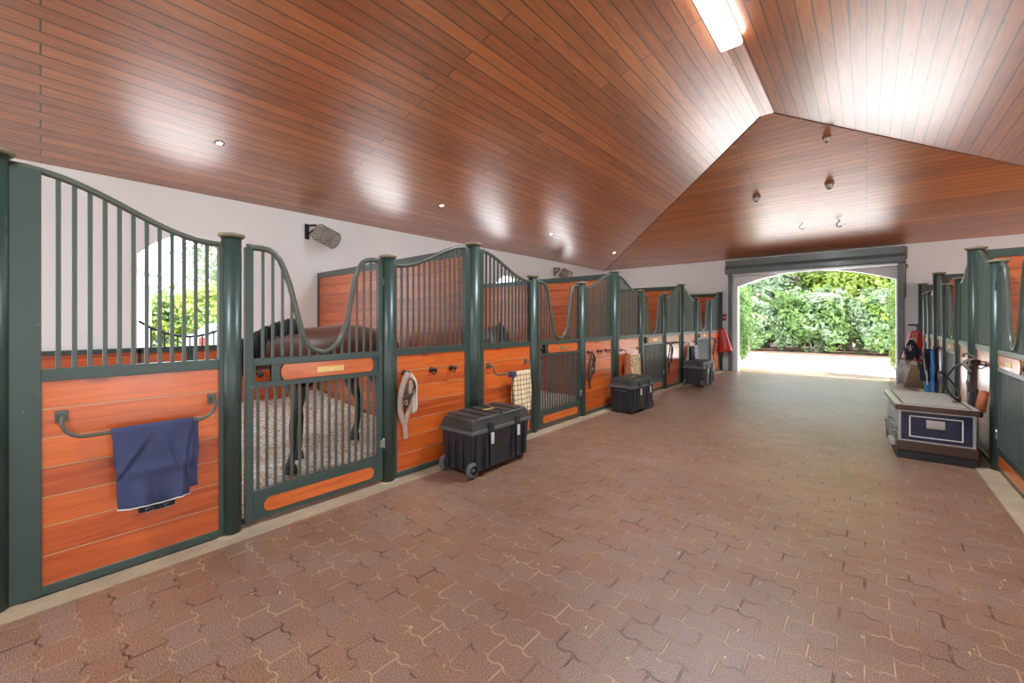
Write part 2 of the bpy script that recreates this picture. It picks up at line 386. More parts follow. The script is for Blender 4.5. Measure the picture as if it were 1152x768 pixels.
# curved apron outside the door
mb2 = MB()
pts = [(-3.35, YF+.25), (.80, YF+.25)]
arc = [(XC+2.35*math.cos(a), YF+.25+1.45*math.sin(a)) for a in [PI*k/24 for k in range(25)]]
v = [mb2.bm.verts.new((x, y, 0)) for x, y in arc]; mb2.bm.faces.new(v)
v0 = [mb.bm.verts.new(q.co) for q in v]; mb.bm.faces.new(v0); mb2.bm.free()
struct('floor', mb, 'paver')
mb = MB(); mb.box(WL-.2, XL-.09, YB, YF, -.05, -.012); mb.box(XR+.09, WR+.2, YB, YF, -.05, -.012)
struct('trim_1', mb, 'concrete')
for i, (a, b, nm) in enumerate(((XL-.1, XL+SILLW, 'trim_2'), (XR-SILLW, XR+.1, 'trim_3'))):
    mb = MB(); mb.box(a, b, YB, YF, -.05, .012, .006)
    struct(nm, mb, 'concrete')
# outside ground
mb = MB()
mb.quad((-60, YB-40, -.03), (60, YB-40, -.03), (60, 70, -.03), (-60, 70, -.03))
struct('ground', mb, 'paveout')

# ceiling: four slopes + flat ridge board
def slab(polys, name, mat, t=.12):
    mb = MB()
    for poly in polys:
        A = [mb.bm.verts.new(p) for p in poly]; B = [mb.bm.verts.new((p[0], p[1], p[2]+t)) for p in poly]
        mb.bm.faces.new(A); mb.bm.faces.new(B[::-1])
        for i in range(len(poly)):
            j = (i+1) % len(poly); mb.bm.faces.new((A[i], A[j], B[j], B[i]))
    return struct(name, mb, mat)
YAb = YB+(YF-YA)
slab([[(XC-.1, YAb, ZR), (XC-.1, YA, ZR), (WL, YF, ZE), (WL, YB, ZE)]], 'ceiling', 'ceil_y')
slab([[(XC+.1, YAb, ZR), (XC+.1, YA, ZR), (WR, YF, ZE), (WR, YB, ZE)]], 'ceiling_right', 'ceil_y')
slab([[(XC-.1, YA, ZR), (XC+.1, YA, ZR), (WR, YF, ZE), (WL, YF, ZE)]], 'ceiling_front', 'ceil_x')
slab([[(XC-.1, YAb, ZR), (XC+.1, YAb, ZR), (WR, YB, ZE), (WL, YB, ZE)]], 'ceiling_back', 'ceil_x')
mb = MB(); mb.box(XC-.1, XC+.1, YAb, YA, ZR+.001, ZR+.1)
struct('ceiling_ridge', mb, 'ceil_y')
# hip seams (thin mouldings)
for k, (sx, wx) in enumerate(((-1, WL), (1, WR))):
    mb = MB(); mb.tube([(XC+sx*.1, YA, ZR+.004), (wx, YF, ZE+.004)], .018, 6)
    struct('trim_%d' % (4+k), mb, simple('hip seam %d' % k, (.16, .05, .02), .5))

# ---------------------------------------------------------------- walls with arched openings
def arch_wall(name, fixed, a0, a1, ztop, openings, axis, thick, mat):
    """wall in plane axis=fixed, along coordinate a0..a1; openings: (s0, s1, zbottom, zspring, rise)"""
    mb = MB(); t0, t1 = fixed
    cur = a0
    ax = 'x' if axis == 'x' else 'y'
    for (s0, s1, zb, zs, rise) in openings:
        mb.prism([(cur, 0), (s0, 0), (s0, ztop), (cur, ztop)], t0, t1, ax)
        if zb > 0: mb.prism([(s0, 0), (s1, 0), (s1, zb), (s0, zb)], t0, t1, ax)
        n = 16
        for i in range(n):
            u0, u1 = i/n, (i+1)/n
            f = lambda u: zs+rise*math.sqrt(max(0, 1-(2*u-1)**2))
            if rise < .5: f = lambda u: zs+rise*(1-(2*u-1)**2)
            p0, p1 = s0+(s1-s0)*u0, s0+(s1-s0)*u1
            mb.prism([(p0, f(u0)), (p1, f(u1)), (p1, ztop), (p0, ztop)], t0, t1, ax)
        cur = s1
    mb.prism([(cur, 0), (a1, 0), (a1, ztop), (cur, ztop)], t0, t1, ax)
    bmesh.ops.remove_doubles(mb.bm, verts=mb.bm.verts, dist=1e-5)
    return struct(name, mb, mat)
P = 3.67
winY = [(.90+P*j, 2.12+P*j) for j in range(-2, 4)]
ops = [(a, b, 0, 2.55, .36) for a, b in winY]
arch_wall('wall_left', (WL-.10, WL), YB, YF+.25, ZE+.1, ops, 'x', .2, 'wall')
arch_wall('wall_right', (WR, WR+.22), YB, YF+.25, ZE+.1, ops, 'x', .2, 'wall')
arch_wall('wall_front', (YF, YF+.25), WL, WR, ZE+.1, [(-3.12, .58, 0, 2.69, .38)], 'y', .2, 'wall')
arch_wall('wall_back', (YB-.25, YB), WL, WR, ZE+.1, [(-3.12, .58, 0, 2.69, .38)], 'y', .2, 'wall')
# lower halves of the outer stall doors (orange boards in green frames)
for k, (a, b) in enumerate(winY[2:]):
    root = empty('door_%d' % (k+1), (WL-.06, a, 0)); root['kind'] = 'structure'
    w = b-a
    mb = MB(); mb.box(-.02, .02, .05, w-.05, .08, 1.14); mb.build('door_board', 'board_side', root)
    mb = MB()
    for (y0, y1, z0, z1) in ((0, .05, 0, 1.2), (w-.05, w, 0, 1.2), (0, w, 1.14, 1.22), (0, w, 0, .08), (w/2-.04, w/2+.04, .08, 1.14)):
        mb.box(-.035, .035, y0, y1, z0, z1, .004)
    mb.build('door_frame', 'green', root)
# kick boards around the stalls
for j in range(4):
    y0 = -.23+P*j; y1 = min(y0+P, YF)
    a, b = winY[j+2]
    mb = MB(); mb.box(WL, WL+.035, y0+.03, a, 0, 1.16); mb.box(WL, WL+.035, b, y1-.03, 0, 1.16)
    struct('trim_%d' % (10+j), mb, 'board_side')
    mb = MB(); mb.box(WL, WL+.05, y0+.03, a, 1.16, 1.22, .004); mb.box(WL, WL+.05, b, y1-.03, 1.16, 1.22, .004)
    struct('trim_%d' % (20+j), mb, 'green')

# ---------------------------------------------------------------- window guards (curved rail, bars) outside the half door
def guard(y0, w, label, grp=None):
    r = empty('window_guard', (WL-.05, y0, 0), 0, label, 'window guard', grp)
    f = lambda u: 1.36+.24*(2*u-1)**2
    MB().tube([(0, .02+(w-.04)*k/16, f(k/16)) for k in range(17)], .018).build('top_rail', 'black', r)
    for k in range(1, 8):
        u = k/8; MB().tube([(0, w*u, 1.21), (0, w*u, f(u))], .011, 6).build('bar', 'black', r)
    return r
guard(winY[2][0], 1.22, 'black curved metal guard across the half door opening of the nearest stall')
guard(winY[4][0], 1.22, 'black curved metal guard across the back opening of the third stall from the left')

# ---------------------------------------------------------------- posts
def post(name, h, r):
    o = empty(name)
    MB().lathe([(0, 0), (r, 0), (r, h-.03), (0, h-.03)], 0, 0, 24).build('shaft', 'green', o)
    MB().lathe([(0, h-.034), (r+.012, h-.034), (r+.022, h-.024), (r+.022, h-.008), (r*.7, h), (0, h+.002)], 0, 0, 24).build('cap', 'cap', o)
    MB().lathe([(0, 0), (r+.045, 0), (r+.045, .012), (r+.03, .018), (0, .018)], 0, 0, 24).build('base_flange', 'concrete', o)
    return o
TALL, LOW = 2.548, 2.258
tallp = post('stall_post', TALL, .080); lowp = post('stall_post', LOW, .064)
used = set()
def place(proto, loc, rz, label, cat, grp=None):
    o = proto if proto.name not in used else copy_tree(proto)
    used.add(proto.name)
    o.location = loc; o.rotation_euler = (0, 0, rz)
    return tag(o, label, cat, grp)

# ---------------------------------------------------------------- stall panels
WP = 1.17; WG = 1.33
def panel(hi_right, st_lo=.032, st_hi=.08, accessories=()):
    """local x along, hall side = -y ; tall post at x=0 unless hi_right (then at x=WP)"""
    r = empty('stall_screen')
    xa, xb = .075, WP-.055
    sl, sr = st_hi, st_lo
    if hi_right: xa, xb = .055, WP-.075; sl, sr = st_lo, st_hi
    ztop = lambda x: 2.475 if not hi_right else 2.475
    def f(x):
        u = (x-xa-.02)/(xb-xa-.04); u = max(0, min(1, u))
        if hi_right: u = 1-u
        u2 = min(1, u*1.02)
        return 2.165+(2.475-2.165)*.5*(1+math.cos(PI*u2))
    zl, zr = f(xa), f(xb)
    MB().box(xa, xa+sl, -.03, .03, .02, zl-.01, .004).build('stile', 'green', r)
    MB().box(xb-sr, xb, -.03, .03, .02, zr-.01, .004).build('stile', 'green', r)
    MB().box(xa+sl, xb-sr, -.03, .03, 1.25, 1.32, .004).build('middle_rail', 'green', r)
    MB().box(xa+sl, xb-sr, -.03, .03, .02, .07, .004).build('bottom_rail', 'green', r)
    MB().box(xa+sl, xb-sr, -.017, .02, .07, 1.25).build('boards', 'board', r)
    MB().tube([(xa+(xb-xa)*k/24, 0, f(xa+(xb-xa)*k/24)) for k in range(25)], .021, 10).build('top_rail', 'rail', r)
    n = 12; x0, x1 = xa+sl, xb-sr
    for k in range(n):
        x = x0+(x1-x0)*(k+1)/(n+1)
        MB().box(x-.0115, x+.0115, -.009, .009, 1.31, f(x), .003).build('bar', 'bar', r)
    return r
def hooks(r, xs, z=1.06):
    for x in xs:
        mb = MB(); mb.lathe([(0, -.022), (.03, -.022), (.03, -.03), (.012, -.034), (.010, -.08), (.022, -.088), (.026, -.098), (.015, -.108), (0, -.108)], x, 0, 12, z, 'y')
        mb.tube([(x, -.03, z-.02), (x, -.06, z-.05), (x, -.085, z-.045), (x, -.095, z-.02)], .006, 6)
        mb.build('hook', 'black', r)
def blanket_bar(r, x0, x1, z=1.04, mat='rail'):
    mb = MB()
    p = []
    for k in range(7):
        a = PI/2*k/6; p.append((x0+.10-.10*math.cos(a), -.12, z-.02-.10*math.sin(a)))
    q = [(x0+x1-a, b, c) for a, b, c in p][::-1]
    mb.tube([(x0, -.02, z), (x0, -.09, z), (x0, -.118, z-.008)]+p+q+[(x1, -.118, z-.008), (x1, -.09, z), (x1, -.02, z)], .0105, 8)
    for x in (x0, x1): mb.box(x-.028, x+.028, -.03, -.016, z-.035, z+.035, .004)
    mb.build('blanket_bar', mat, r)

def gate(mirror=False):
    r = empty('stall_gate')
    X = (lambda x: WG-x) if mirror else (lambda x: x)
    def bx(x0, x1, *a, **k):
        x0, x1 = sorted((X(x0), X(x1))); return MB().box(x0, x1, *a, **k)
    xa, xb = .085, WG-.072      # gate leaf
    S = .055
    bx(xa, xa+S, -.026, .026, .05, 2.165, bev=.004).build('stile', 'green', r)
    bx(xb-S*.8, xb, -.026, .026, .05, 2.19, bev=.004).build('stile', 'green', r)
    # swan neck
    pts = [(.10, 2.172), (.20, 2.172), (.255, 2.166), (.30, 2.140), (.338, 2.09), (.372, 2.01), (.41, 1.90), (.445, 1.76), (.478, 1.62), (.51, 1.50), (.55, 1.41), (.61, 1.35), (.685, 1.33),
           (.76, 1.35), (.82, 1.405), (.862, 1.48), (.90, 1.59), (.930, 1.72), (.955, 1.86), (.985, 2.0), (1.02, 2.10), (1.06, 2.155), (1.11, 2.18), (1.17, 2.19), (1.245, 2.19)]
    MB().tube([(X(x), 0, z) for x, z in pts], .023, 12).build('top_rail', 'rail', r)
    def f(x):
        for (x0, z0), (x1, z1) in zip(pts, pts[1:]):
            if x0 <= x <= x1: return z0+(z1-z0)*(x-x0)/(x1-x0)
        return 2.17
    n = 14
    for k in range(n):
        x = xa+S+(xb-S*.8-xa-S)*(k+1)/(n+1)
        MB().box(X(x)-.0105, X(x)+.0105, -.008, .008, 1.28, f(x)-.005, .003).build('bar', 'bar', r)
    # name band
    mb = MB()
    for (x0, x1, z0, z1) in ((xa+S, xb-S*.8, 1.25, 1.305), (xa+S, xb-S*.8, 1.075, 1.12), (.27, .33, 1.12, 1.25), (xa+S, .155, 1.12, 1.25)):
        a, b = sorted((X(x0), X(x1))); mb.box(a, b, -.026, .026, z0, z1, .003)
    mb.box(*sorted((X(.27), X(xb-S*.8))), -.012, .02, 1.12, 1.25)
    mb.build('name_band', 'green', r)
    c = .025
    x0, x1, z0, z1 = .335, 1.15, 1.122, 1.248
    poly = [(X(a), b) for a, b in ((x0+c, z0), (x1-c, z0), (x1, z0+c*1.6), (x1, z1-c*1.6), (x1-c, z1), (x0+c, z1), (x0, z1-c*1.6), (x0, z0+c*1.6))]
    pl = MB().prism(poly, -.034, -.010).build('wood_plaque', 'plaque', r)
    MB().box(X(.74)-.12, X(.74)+.12, -.038, -.033, 1.155, 1.205, .002).build('name_plate', 'brass', pl)
    # latch
    mb = MB(); mb.lathe([(0, -.05), (.022, -.045), (.026, -.03), (.016, -.02), (.012, .02), (0, .02)], X(.185), 0, 12, 1.185, 'y')
    mb.tube([(X(.10), -.01, 1.185), (X(.20), -.01, 1.185)], .008, 6)
    mb.build('latch', 'black', r)
    # lower grille
    n = 17
    for k in range(n):
        x = xa+S+(xb-S*.8-xa-S)*(k+.6)/(n+.2)
        MB().box(X(x)-.011, X(x)+.011, -.008, .008, .27, 1.08, .003).build('bar', 'bar', r)
    mb = MB(); a, b = sorted((X(xa+S), X(xb-S*.8))); mb.box(a, b, -.024, .024, .055, .28, .003); mb.build('bottom_rail', 'green', r)
    x0, x1, z0, z1 = .21, 1.16, .095, .205; rr = (z1-z0)/2
    poly = [(x0+rr-rr*math.sin(PI*k/8), (z0+z1)/2+rr*math.cos(PI*k/8)) for k in range(9)]+[(x1-rr+rr*math.sin(PI*k/8), (z0+z1)/2-rr*math.cos(PI*k/8)) for k in range(9)]
    MB().prism([(X(a), b) for a, b in poly], -.030, -.02).build('wood_plaque', 'plaque', r)
    # hinges
    for z in (.40, 1.98):
        mb = MB(); mb.tube([(X(xb+.016), -.02, z-.05), (X(xb+.016), -.02, z+.05)], .014, 8)
        a, b = sorted((X(xb-.03), X(xb+.02))); mb.box(a, b, -.034, -.024, z-.035, z+.035)
        mb.build('hinge', 'steel' if z < 1 else 'green', r)
    return r

pA, pB = panel(False), panel(True)
pA0 = panel(False, st_hi=.125)
gL, gR = gate(False), gate(True)
zf = .0
# left run
ords = ['nearest', 'second', 'third', 'farthest']
talllab = ['tall green post with dusty cap at the left edge, beside the navy blanket panel',
           'tall green post behind the large black trunk, between wave-topped panels',
           'tall green post on the left just before the middle black trunk',
           'tall green post at the third black trunk, second from the doorway on the left',
           'tall green post against the end wall beside the doorway on the left']
for j in range(5):
    y = (-.19, -.23+P, -.23+2*P, -.23+3*P, 14.47)[j]
    place(tallp, (XL, y, zf), 0, talllab[j], 'post', 'tall stall posts')
lowlab = [('thick low green post between navy blanket panel and the bay horse gate', 'green hinge post with chipped white paint between horse gate and the fleece halter panel'),
          ('low green post right of the plaid blanket, at the latch of the second gate', 'low green hinge post with rusty streaks right of the second gate on the left'),
          ('low green post right of the spotted fleece rug, at the latch of the third gate', 'low green hinge post right of the third gate on the left, behind trunk gap'),
          ('low green post behind the farthest black trunk, left of the last gate', 'low green hinge post at the last left gate, nearest the doorway')]
lefts = []
for j in range(4):
    y = -.23+P*j
    a = place(lowp, (XL, y+WP, zf), 0, lowlab[j][0], 'post', 'low stall posts')
    b = place(lowp, (XL, y+WP+WG, zf), 0, lowlab[j][1], 'post', 'low stall posts')
gl = ['green stall gate with swan-neck top and brass name plate, bay horse behind it',
      'green swan-neck stall gate between plaid blanket panel and dark halter panel',
      'green swan-neck stall gate right of the middle black trunk, third along the left side',
      'green swan-neck stall gate above the farthest black trunk, fourth along the left side']
pa = ['green and orange wave-topped stall panel carrying the navy blanket, nearest on the left',
      'green and orange wave-topped stall panel carrying the cream plaid blanket',
      'green and orange wave-topped stall panel carrying the spotted fleece rug behind the middle trunk',
      'green and orange wave-topped stall panel with dark rug, behind the farthest black trunk']
pb = ['green and orange wave-topped stall panel carrying the beige fleece halter',
      'green and orange wave-topped stall panel with one dark halter and two empty hooks',
      'green and orange wave-topped stall panel carrying a thin dark bridle beyond the third gate',
      'green and orange wave-topped stall panel with small bridle, touching the left end wall']
panelsA, panelsB = [], []
for j in range(4):
    y = -.23+P*j
    place(gL, (XL, y+WP, zf), PI/2, gl[j], 'gate', 'stall gates')
# panels: build each with own accessories
for j in range(4):
    y = -.23+P*j
    a = (pA0, pA, None, None)[j] or copy_tree(pA); b = copy_tree(pB) if j else pB
    a.location = (XL, y+(.04 if j == 0 else 0), zf); a.scale = ((WP-.095)/(WP-.055) if j == 0 else 1, 1, 1); a.rotation_euler = (0, 0, PI/2); tag(a, pa[j], 'stall panel', 'stall front panels')
    b.location = (XL, y+WP+WG, zf); b.rotation_euler = (0, 0, PI/2); tag(b, pb[j], 'stall panel', 'stall front panels')
    panelsA.append(a); panelsB.append(b)
# right run : far end at local x=0
RT = [7.85, 11.47]
rlab_t = ['tall green post on the right beside the bridle cluster, behind the navy tack trunk',
          'tall green post on the right at the blue rug, second tall one back',
          'tall green post on the right standing against the end wall']
place(tallp, (XR, RT[0], zf), 0, rlab_t[0], 'post', 'tall stall posts')
place(tallp, (XR, RT[1], zf), 0, rlab_t[1], 'post', 'tall stall posts')
place(tallp, (XR, 14.47, zf), 0, rlab_t[2], 'post', 'tall stall posts')
for y, lab in ((RT[0]-WP, 'nearest green post on the right, chipped white scar and steel hinge on it'),
               (RT[0]+WP, 'low green post on the right, latch side of the second right gate'),
               (RT[0]+WP+WG, 'low green post on the right, hinge side of the second right gate'),
               (RT[1]+WP, 'low green post on the right behind the blue rug, nearer of the far pair'),
               (RT[1]+.65*WP+WG, 'low green post on the right, nearest to the broom and rake')):
    place(lowp, (XR, y, zf), 0, lab, 'post', 'low stall posts')
for y, lab in ((RT[0]-WP, 'green swan-neck stall gate cut off by the right edge of the photo'),
               (RT[0]+WP+WG, 'green swan-neck stall gate on the right, behind the navy tack trunk'),):
    place(gR, (XR, y, zf), -PI/2, lab, 'gate', 'stall gates')
g3 = copy_tree(gR); g3.location = (XR, RT[1]+.65*WP+WG, zf); g3.rotation_euler = (0, 0, -PI/2); g3.scale = (.69, 1, 1)
tag(g3, 'green swan-neck stall gate on the right, nearest to the end wall', 'gate', 'stall gates')
# near panel before the right gate is out of frame; panels on the right:
rp = []
for proto, yfar, lab in ((pA, RT[0], 'wave-topped stall panel on the right with the cluster of bridles and hose'),
                         (pB, RT[0]+WP, 'wave-topped stall panel on the right just beyond the cluster of bridles'),
                         (pA, RT[1], 'wave-topped stall panel on the right behind the bright blue rug'),
                         (pB, RT[1]+WP, 'wave-topped stall panel on the right just beyond the bright blue rug'),
                         (pA, 14.47, 'wave-topped stall panel on the right beside the broom at the end wall')):
    o = copy_tree(proto); o.location = (XR, yfar, zf); o.rotation_euler = (0, 0, -PI/2)
    tag(o, lab, 'stall panel', 'stall front panels'); rp.append(o)
rp[4].scale = (.775, 1, 1)
hooks(panelsB[0], (.17, .52, .80), 1.07)
hooks(panelsB[1], (.17, .50, .80), 1.07); hooks(panelsB[2], (.17, .50, .80), 1.07); hooks(panelsB[3], (.2, .8), 1.07)
blanket_bar(panelsA[0], .28, 1.04); 
for k in (1, 2, 3): blanket_bar(panelsA[k], .24, .98)
hooks(rp[0], (.35, .75), 1.1); hooks(rp[2], (.3, .7), 1.1)

# ---------------------------------------------------------------- partitions between stalls
def partition(xa, xb, y, label):
    r = empty('stall_partition', (xa, y, 0), 0, label, 'stall partition', 'stall partitions')
    w = xb-xa
    MB().box(.06, w-.06, -.02, .02, .06, 2.40).build('boards', 'board_part', r)
    mb = MB(); mb.box(0, w, -.035, .035, 2.40, 2.50, .004); mb.box(0, w, -.035, .035, 0, .06, .004)
    mb.box(0, .06, -.035, .035, .06, 2.40, .004); mb.box(w-.06, w, -.035, .035, .06, 2.40, .004)
    mb.build('frame', 'green', r)
for k, lab in enumerate(('orange board partition wall behind the bay horse, green framed', 'orange board partition showing in the dip of the second left gate', 'orange board partition showing in the dip of the third left gate')):
    partition(WL+.03, XL-.085, -.23+P*(k+1), lab)
partition(WL+.03, XL-.085, 14.52, 'orange board partition against the end wall, in the dip of the last left gate')
partition(XR+.085, WR-.03, RT[0], 'orange board partition at the right edge behind the nearest right gate')
partition(XR+.085, WR-.03, RT[1], 'orange board partition glimpsed behind the second right gate')
partition(XR+.085, WR-.03, 14.52, 'orange board partition against the end wall behind the last right gate')

# ---------------------------------------------------------------- bedding
def bedding(x0, x1, y0, y1, toback, label, nm='wood_shavings'):
    mb = MB(); nx, ny = 40, 34; g = []
    for i in range(nx+1):
        row = []
        for j in range(ny+1):
            x = x0+(x1-x0)*i/nx; y = y0+(y1-y0)*j/ny
            t = i/nx if toback > 0 else 1-i/nx      # 0 at wall, 1 at front
            e = min(j, ny-j)/ny
            z = .03+.22*max(0, 1-t*1.5)**1.2+.06*max(0, 1-e*6)+.05*mnoise.noise(Vector((x*2, y*2, 0)))+.02*mnoise.noise(Vector((x*9, y*9, 0)))
            row.append(mb.bm.verts.new((x, y, max(.012, z))))
        g.append(row)
    for i in range(nx):
        for j in range(ny):
            mb.bm.faces.new((g[i][j], g[i+1][j], g[i+1][j+1], g[i][j+1])).smooth = True
    o = mb.build(nm, 'shavings'); tag(o, label, 'bedding', None, 'stuff')
for j, nm in enumerate(('stall with the bay horse', 'second stall on the left', 'third stall on the left', 'farthest stall on the left')):
    y0 = -.18+P*j; bedding(WL+.05, XL-.12, y0, min(y0+P-.10, YF-.12), 1, 'pale wood shavings bedding heaped on the floor of the %s' % nm)
for y0, y1, nm in ((4.2, RT[0]-.04, 'nearest stall on the right'), (RT[0]+.04, RT[1]-.04, 'second stall on the right'), (RT[1]+.04, 14.46, 'farthest stall on the right')):
    bedding(XR+.12, WR-.05, y0, y1, -1, 'pale wood shavings bedding on the floor of the %s' % nm)

# ---------------------------------------------------------------- doorway shutter
r = empty('roller_shutter', (0, YF, 0), 0, 'grey green roller shutter box and side tracks around the arched doorway', 'shutter')
MB().prism([(-.02, 3.09), (-.28, 3.09), (-.30, 3.13), (-.30, 3.24), (-.24, 3.34), (-.24, 3.52), (-.02, 3.52)], -3.42, .74, 'x').build('shutter_box', 'shutter', r)
MB().box(-3.40, .72, -.12, -.05, 3.03, 3.10, .005).build('shutter_slat', 'steel', r)
for x in (-3.36, .60): MB().box(x, x+.12, -.14, -.001, 0, 3.09, .006).build('side_track', 'shutter', r)
mb = MB(); mb.tube([(.745, -.12, 2.2), (.75, -.12, 3.3)], .012, 6); mb.box(.74, .78, -.18, -.06, 3.2, 3.5, .004); mb.box(.74, .79, -.16, -.08, 2.95, 3.05, .004); mb.build('drive_chain', 'copper', r)

# ---------------------------------------------------------------- ceiling lamps
th = math.radians(40.94); FP = 460.
Fv = Vector((-math.sin(th), math.cos(th), 0)); Rv = Vector((math.cos(th), math.sin(th), 0)); CAM = Vector((0, 0, 1.6))
def ray(px, py): return Fv+Rv*((px-576)/FP)+Vector((0, 0, (361-py)/FP))
def hit(px, py, n, p0):
    d = ray(px, py); t = (p0-CAM).dot(n)/d.dot(n); return CAM+d*t
nL = Vector((-SL, 0, 1)).normalized(); nH = Vector((0, (ZR-ZE)/(YF-YA), 1)).normalized()
slope_l = math.atan(SL); slope_h = math.atan((ZR-ZE)/(YF-YA))
for (px, py, lab) in ((247, 161, 'round lit halogen downlight in the left ceiling slope, nearest of the four'), (497, 231, 'round lit halogen downlight in the left ceiling slope, second nearest'),
                      (620, 263, 'round lit halogen downlight in the left ceiling slope, third away'), (691, 284, 'round lit halogen downlight in the left ceiling, farthest, beside the hip seam')):
    p = hit(px, py, nL, Vector((WL, 0, ZE)))
    e = empty('downlight', p, 0, lab, 'ceiling light', 'lit halogen downlights'); e.rotation_euler = (0, -slope_l, 0)
    MB().lathe([(.036, -.001), (.055, -.001), (.058, -.006), (.052, -.010), (.036, -.006)], 0, 0, 20).build('ring', 'copper', e)
    MB().lathe([(0, -.004), (.034, -.004), (.036, -.001)], 0, 0, 20).build('bulb', 'bulb', e)
    ld = bpy.data.lights.new('downlight_glow', 'SPOT'); ld.energy = 55; ld.spot_size = 2.2; ld.spot_blend = .9; ld.color = (1, .82, .6); ld.shadow_soft_size = .04
    lo = bpy.data.objects.new('downlight_glow', ld); COL.objects.link(lo); lo.location = (0, 0, -.02); lo.parent = e
for (px, py, lab) in ((851, 221, 'unlit eyeball spot lamp on the far hip ceiling, left one of the lower pair'), (933, 206, 'unlit eyeball spot lamp on the far hip ceiling, right one of the lower pair'), (930, 154, 'small unlit lamp high on the far hip ceiling near the right seam')):
    p = hit(px, py, nH, Vector((0, YF, ZE)))
    e = empty('eyeball_lamp', p, 0, lab, 'ceiling light', 'unlit eyeball lamps'); e.rotation_euler = (-slope_h, 0, 0)
    s = .8 if py < 180 else 1
    MB().lathe([(0, -.0), (.085*s, -.0), (.085*s, -.015), (.07*s, -.055*s), (0, -.055*s)], 0, 0, 18).build('ring', 'copper', e)
    MB().lathe([(.066*s, -.045*s), (.066*s, -.08*s), (.045*s, -.12*s), (.02*s, -.135*s), (0, -.135*s)], 0, 0, 18).build('eyeball', 'deadlens', e)
    MB().lathe([(.03*s, -.131*s), (.03*s, -.139*s), (0, -.142*s)], 0, 0, 12).build('lens', 'black', e)
for (px, py, lab) in ((903, 254, 'tiny hanging hook on the far hip ceiling, left of two above the doorway'), (945, 251, 'curled metal hook on the far hip ceiling, right of two above the doorway')):
    p = hit(px, py-3, nH, Vector((0, YF, ZE)))
    e = MB().tube([(0, 0, 0), (-.02, 0, -.03), (-.06, 0, -.06), (-.065, 0, -.11), (-.03, 0, -.145), (.01, 0, -.15), (.03, 0, -.13)], .012 if px > 920 else .007, 6).build('ceiling_hook', 'black')
    e.location = p; tag(e, lab, 'hook')
# fluorescent
def fluo(y0, y1, lab):
    e = empty('fluorescent_light', (XC, (y0+y1)/2, ZR), 0, lab, 'ceiling light'); w = (y1-y0)/2
    MB().box(-.11, .11, -w, w, -.04, .0, .004).build('housing', 'white', e)
    mb = MB(); mb.prism([(-.125, -.035), (-.13, -.085), (-.11, -.11), (.11, -.11), (.13, -.085), (.125, -.035)], -w+.005, w-.005); mb.build('diffuser', 'lens', e)
    ld = bpy.data.lights.new('tube_light', 'AREA'); ld.shape = 'RECTANGLE'; ld.size = .22; ld.size_y = 2*w; ld.energy = LAMP; ld.color = (.76, .9, 1)
    lo = bpy.data.objects.new('tube_light', ld); COL.objects.link(lo); lo.location = (0, 0, -.12); lo.parent = e
LAMP = 330
fluo(4.62, 5.88, 'long lit fluorescent fitting hanging along the ceiling ridge')
# unseen fitting added on the same ridge behind the camera, for fill light
for y0 in (-2.6,):
    fluo(y0, y0+1.26, 'added fluorescent fill light on the ceiling ridge, unseen behind the viewer')

# ---------------------------------------------------------------- wire cage wall lamps
def cage_lamp(loc, rz, label):
    e = empty('cage_wall_lamp', loc, rz, label, 'wall lamp', 'caged wall lamps')
    mb = MB(); mb.box(-.0, .03, -.05, .05, -.16, .12, .004); mb.box(0, .20, -.02, .02, .08, .11, .004); mb.tube([(.02, 0, -.08), (.12, 0, .0), (.2, 0, .06)], .014, 6); mb.build('bracket', 'black', e)
    R = Matrix.Translation((.24, 0, -.03)) @ Matrix.Rotation(math.radians(118), 4, 'Y')
    Rr, H = .155, .36
    body = MB(); body.lathe([(0, -.02), (.11, -.02), (Rr*.8, .03), (Rr*.84, .2), (.12, .24), (0, .25)], 0, 0, 20); bmesh.ops.transform(body.bm, matrix=R, verts=body.bm.verts)
    body.build('lamp_body', 'deadlens', e)
    cg = MB()
    for k in range(16):
        for sgn in (1, -1):
            cg.tube([(Rr*math.cos(a), Rr*math.sin(a), z) for a, z in [(2*PI*k/16+sgn*1.0*t/8, H*t/8) for t in range(9)]], .004, 4, caps=False)
    for z in (0, H/2, H): cg.tube([(Rr*math.cos(2*PI*k/20), Rr*math.sin(2*PI*k/20), z) for k in range(20)], .008, 5, closed=True)
    for k in range(-5, 6):
        y = Rr*k/6; xx = math.sqrt(Rr*Rr-y*y)
        cg.tube([(-xx, y, H), (xx, y, H)], .004, 4); cg.tube([(y, -xx, H), (y, xx, H)], .004, 4)
    bmesh.ops.transform(cg.bm, matrix=R, verts=cg.bm.verts)
    cg.build('cage', 'cage', e)
    return e
cage_lamp((WL, 3.22, 3.27), math.radians(35), 'wire caged lamp on bracket on the white wall above the bay horse')
cage_lamp((WL, 11.15, 3.25), math.radians(35), 'wire caged lamp on the white wall, the far one near the ceiling corner')

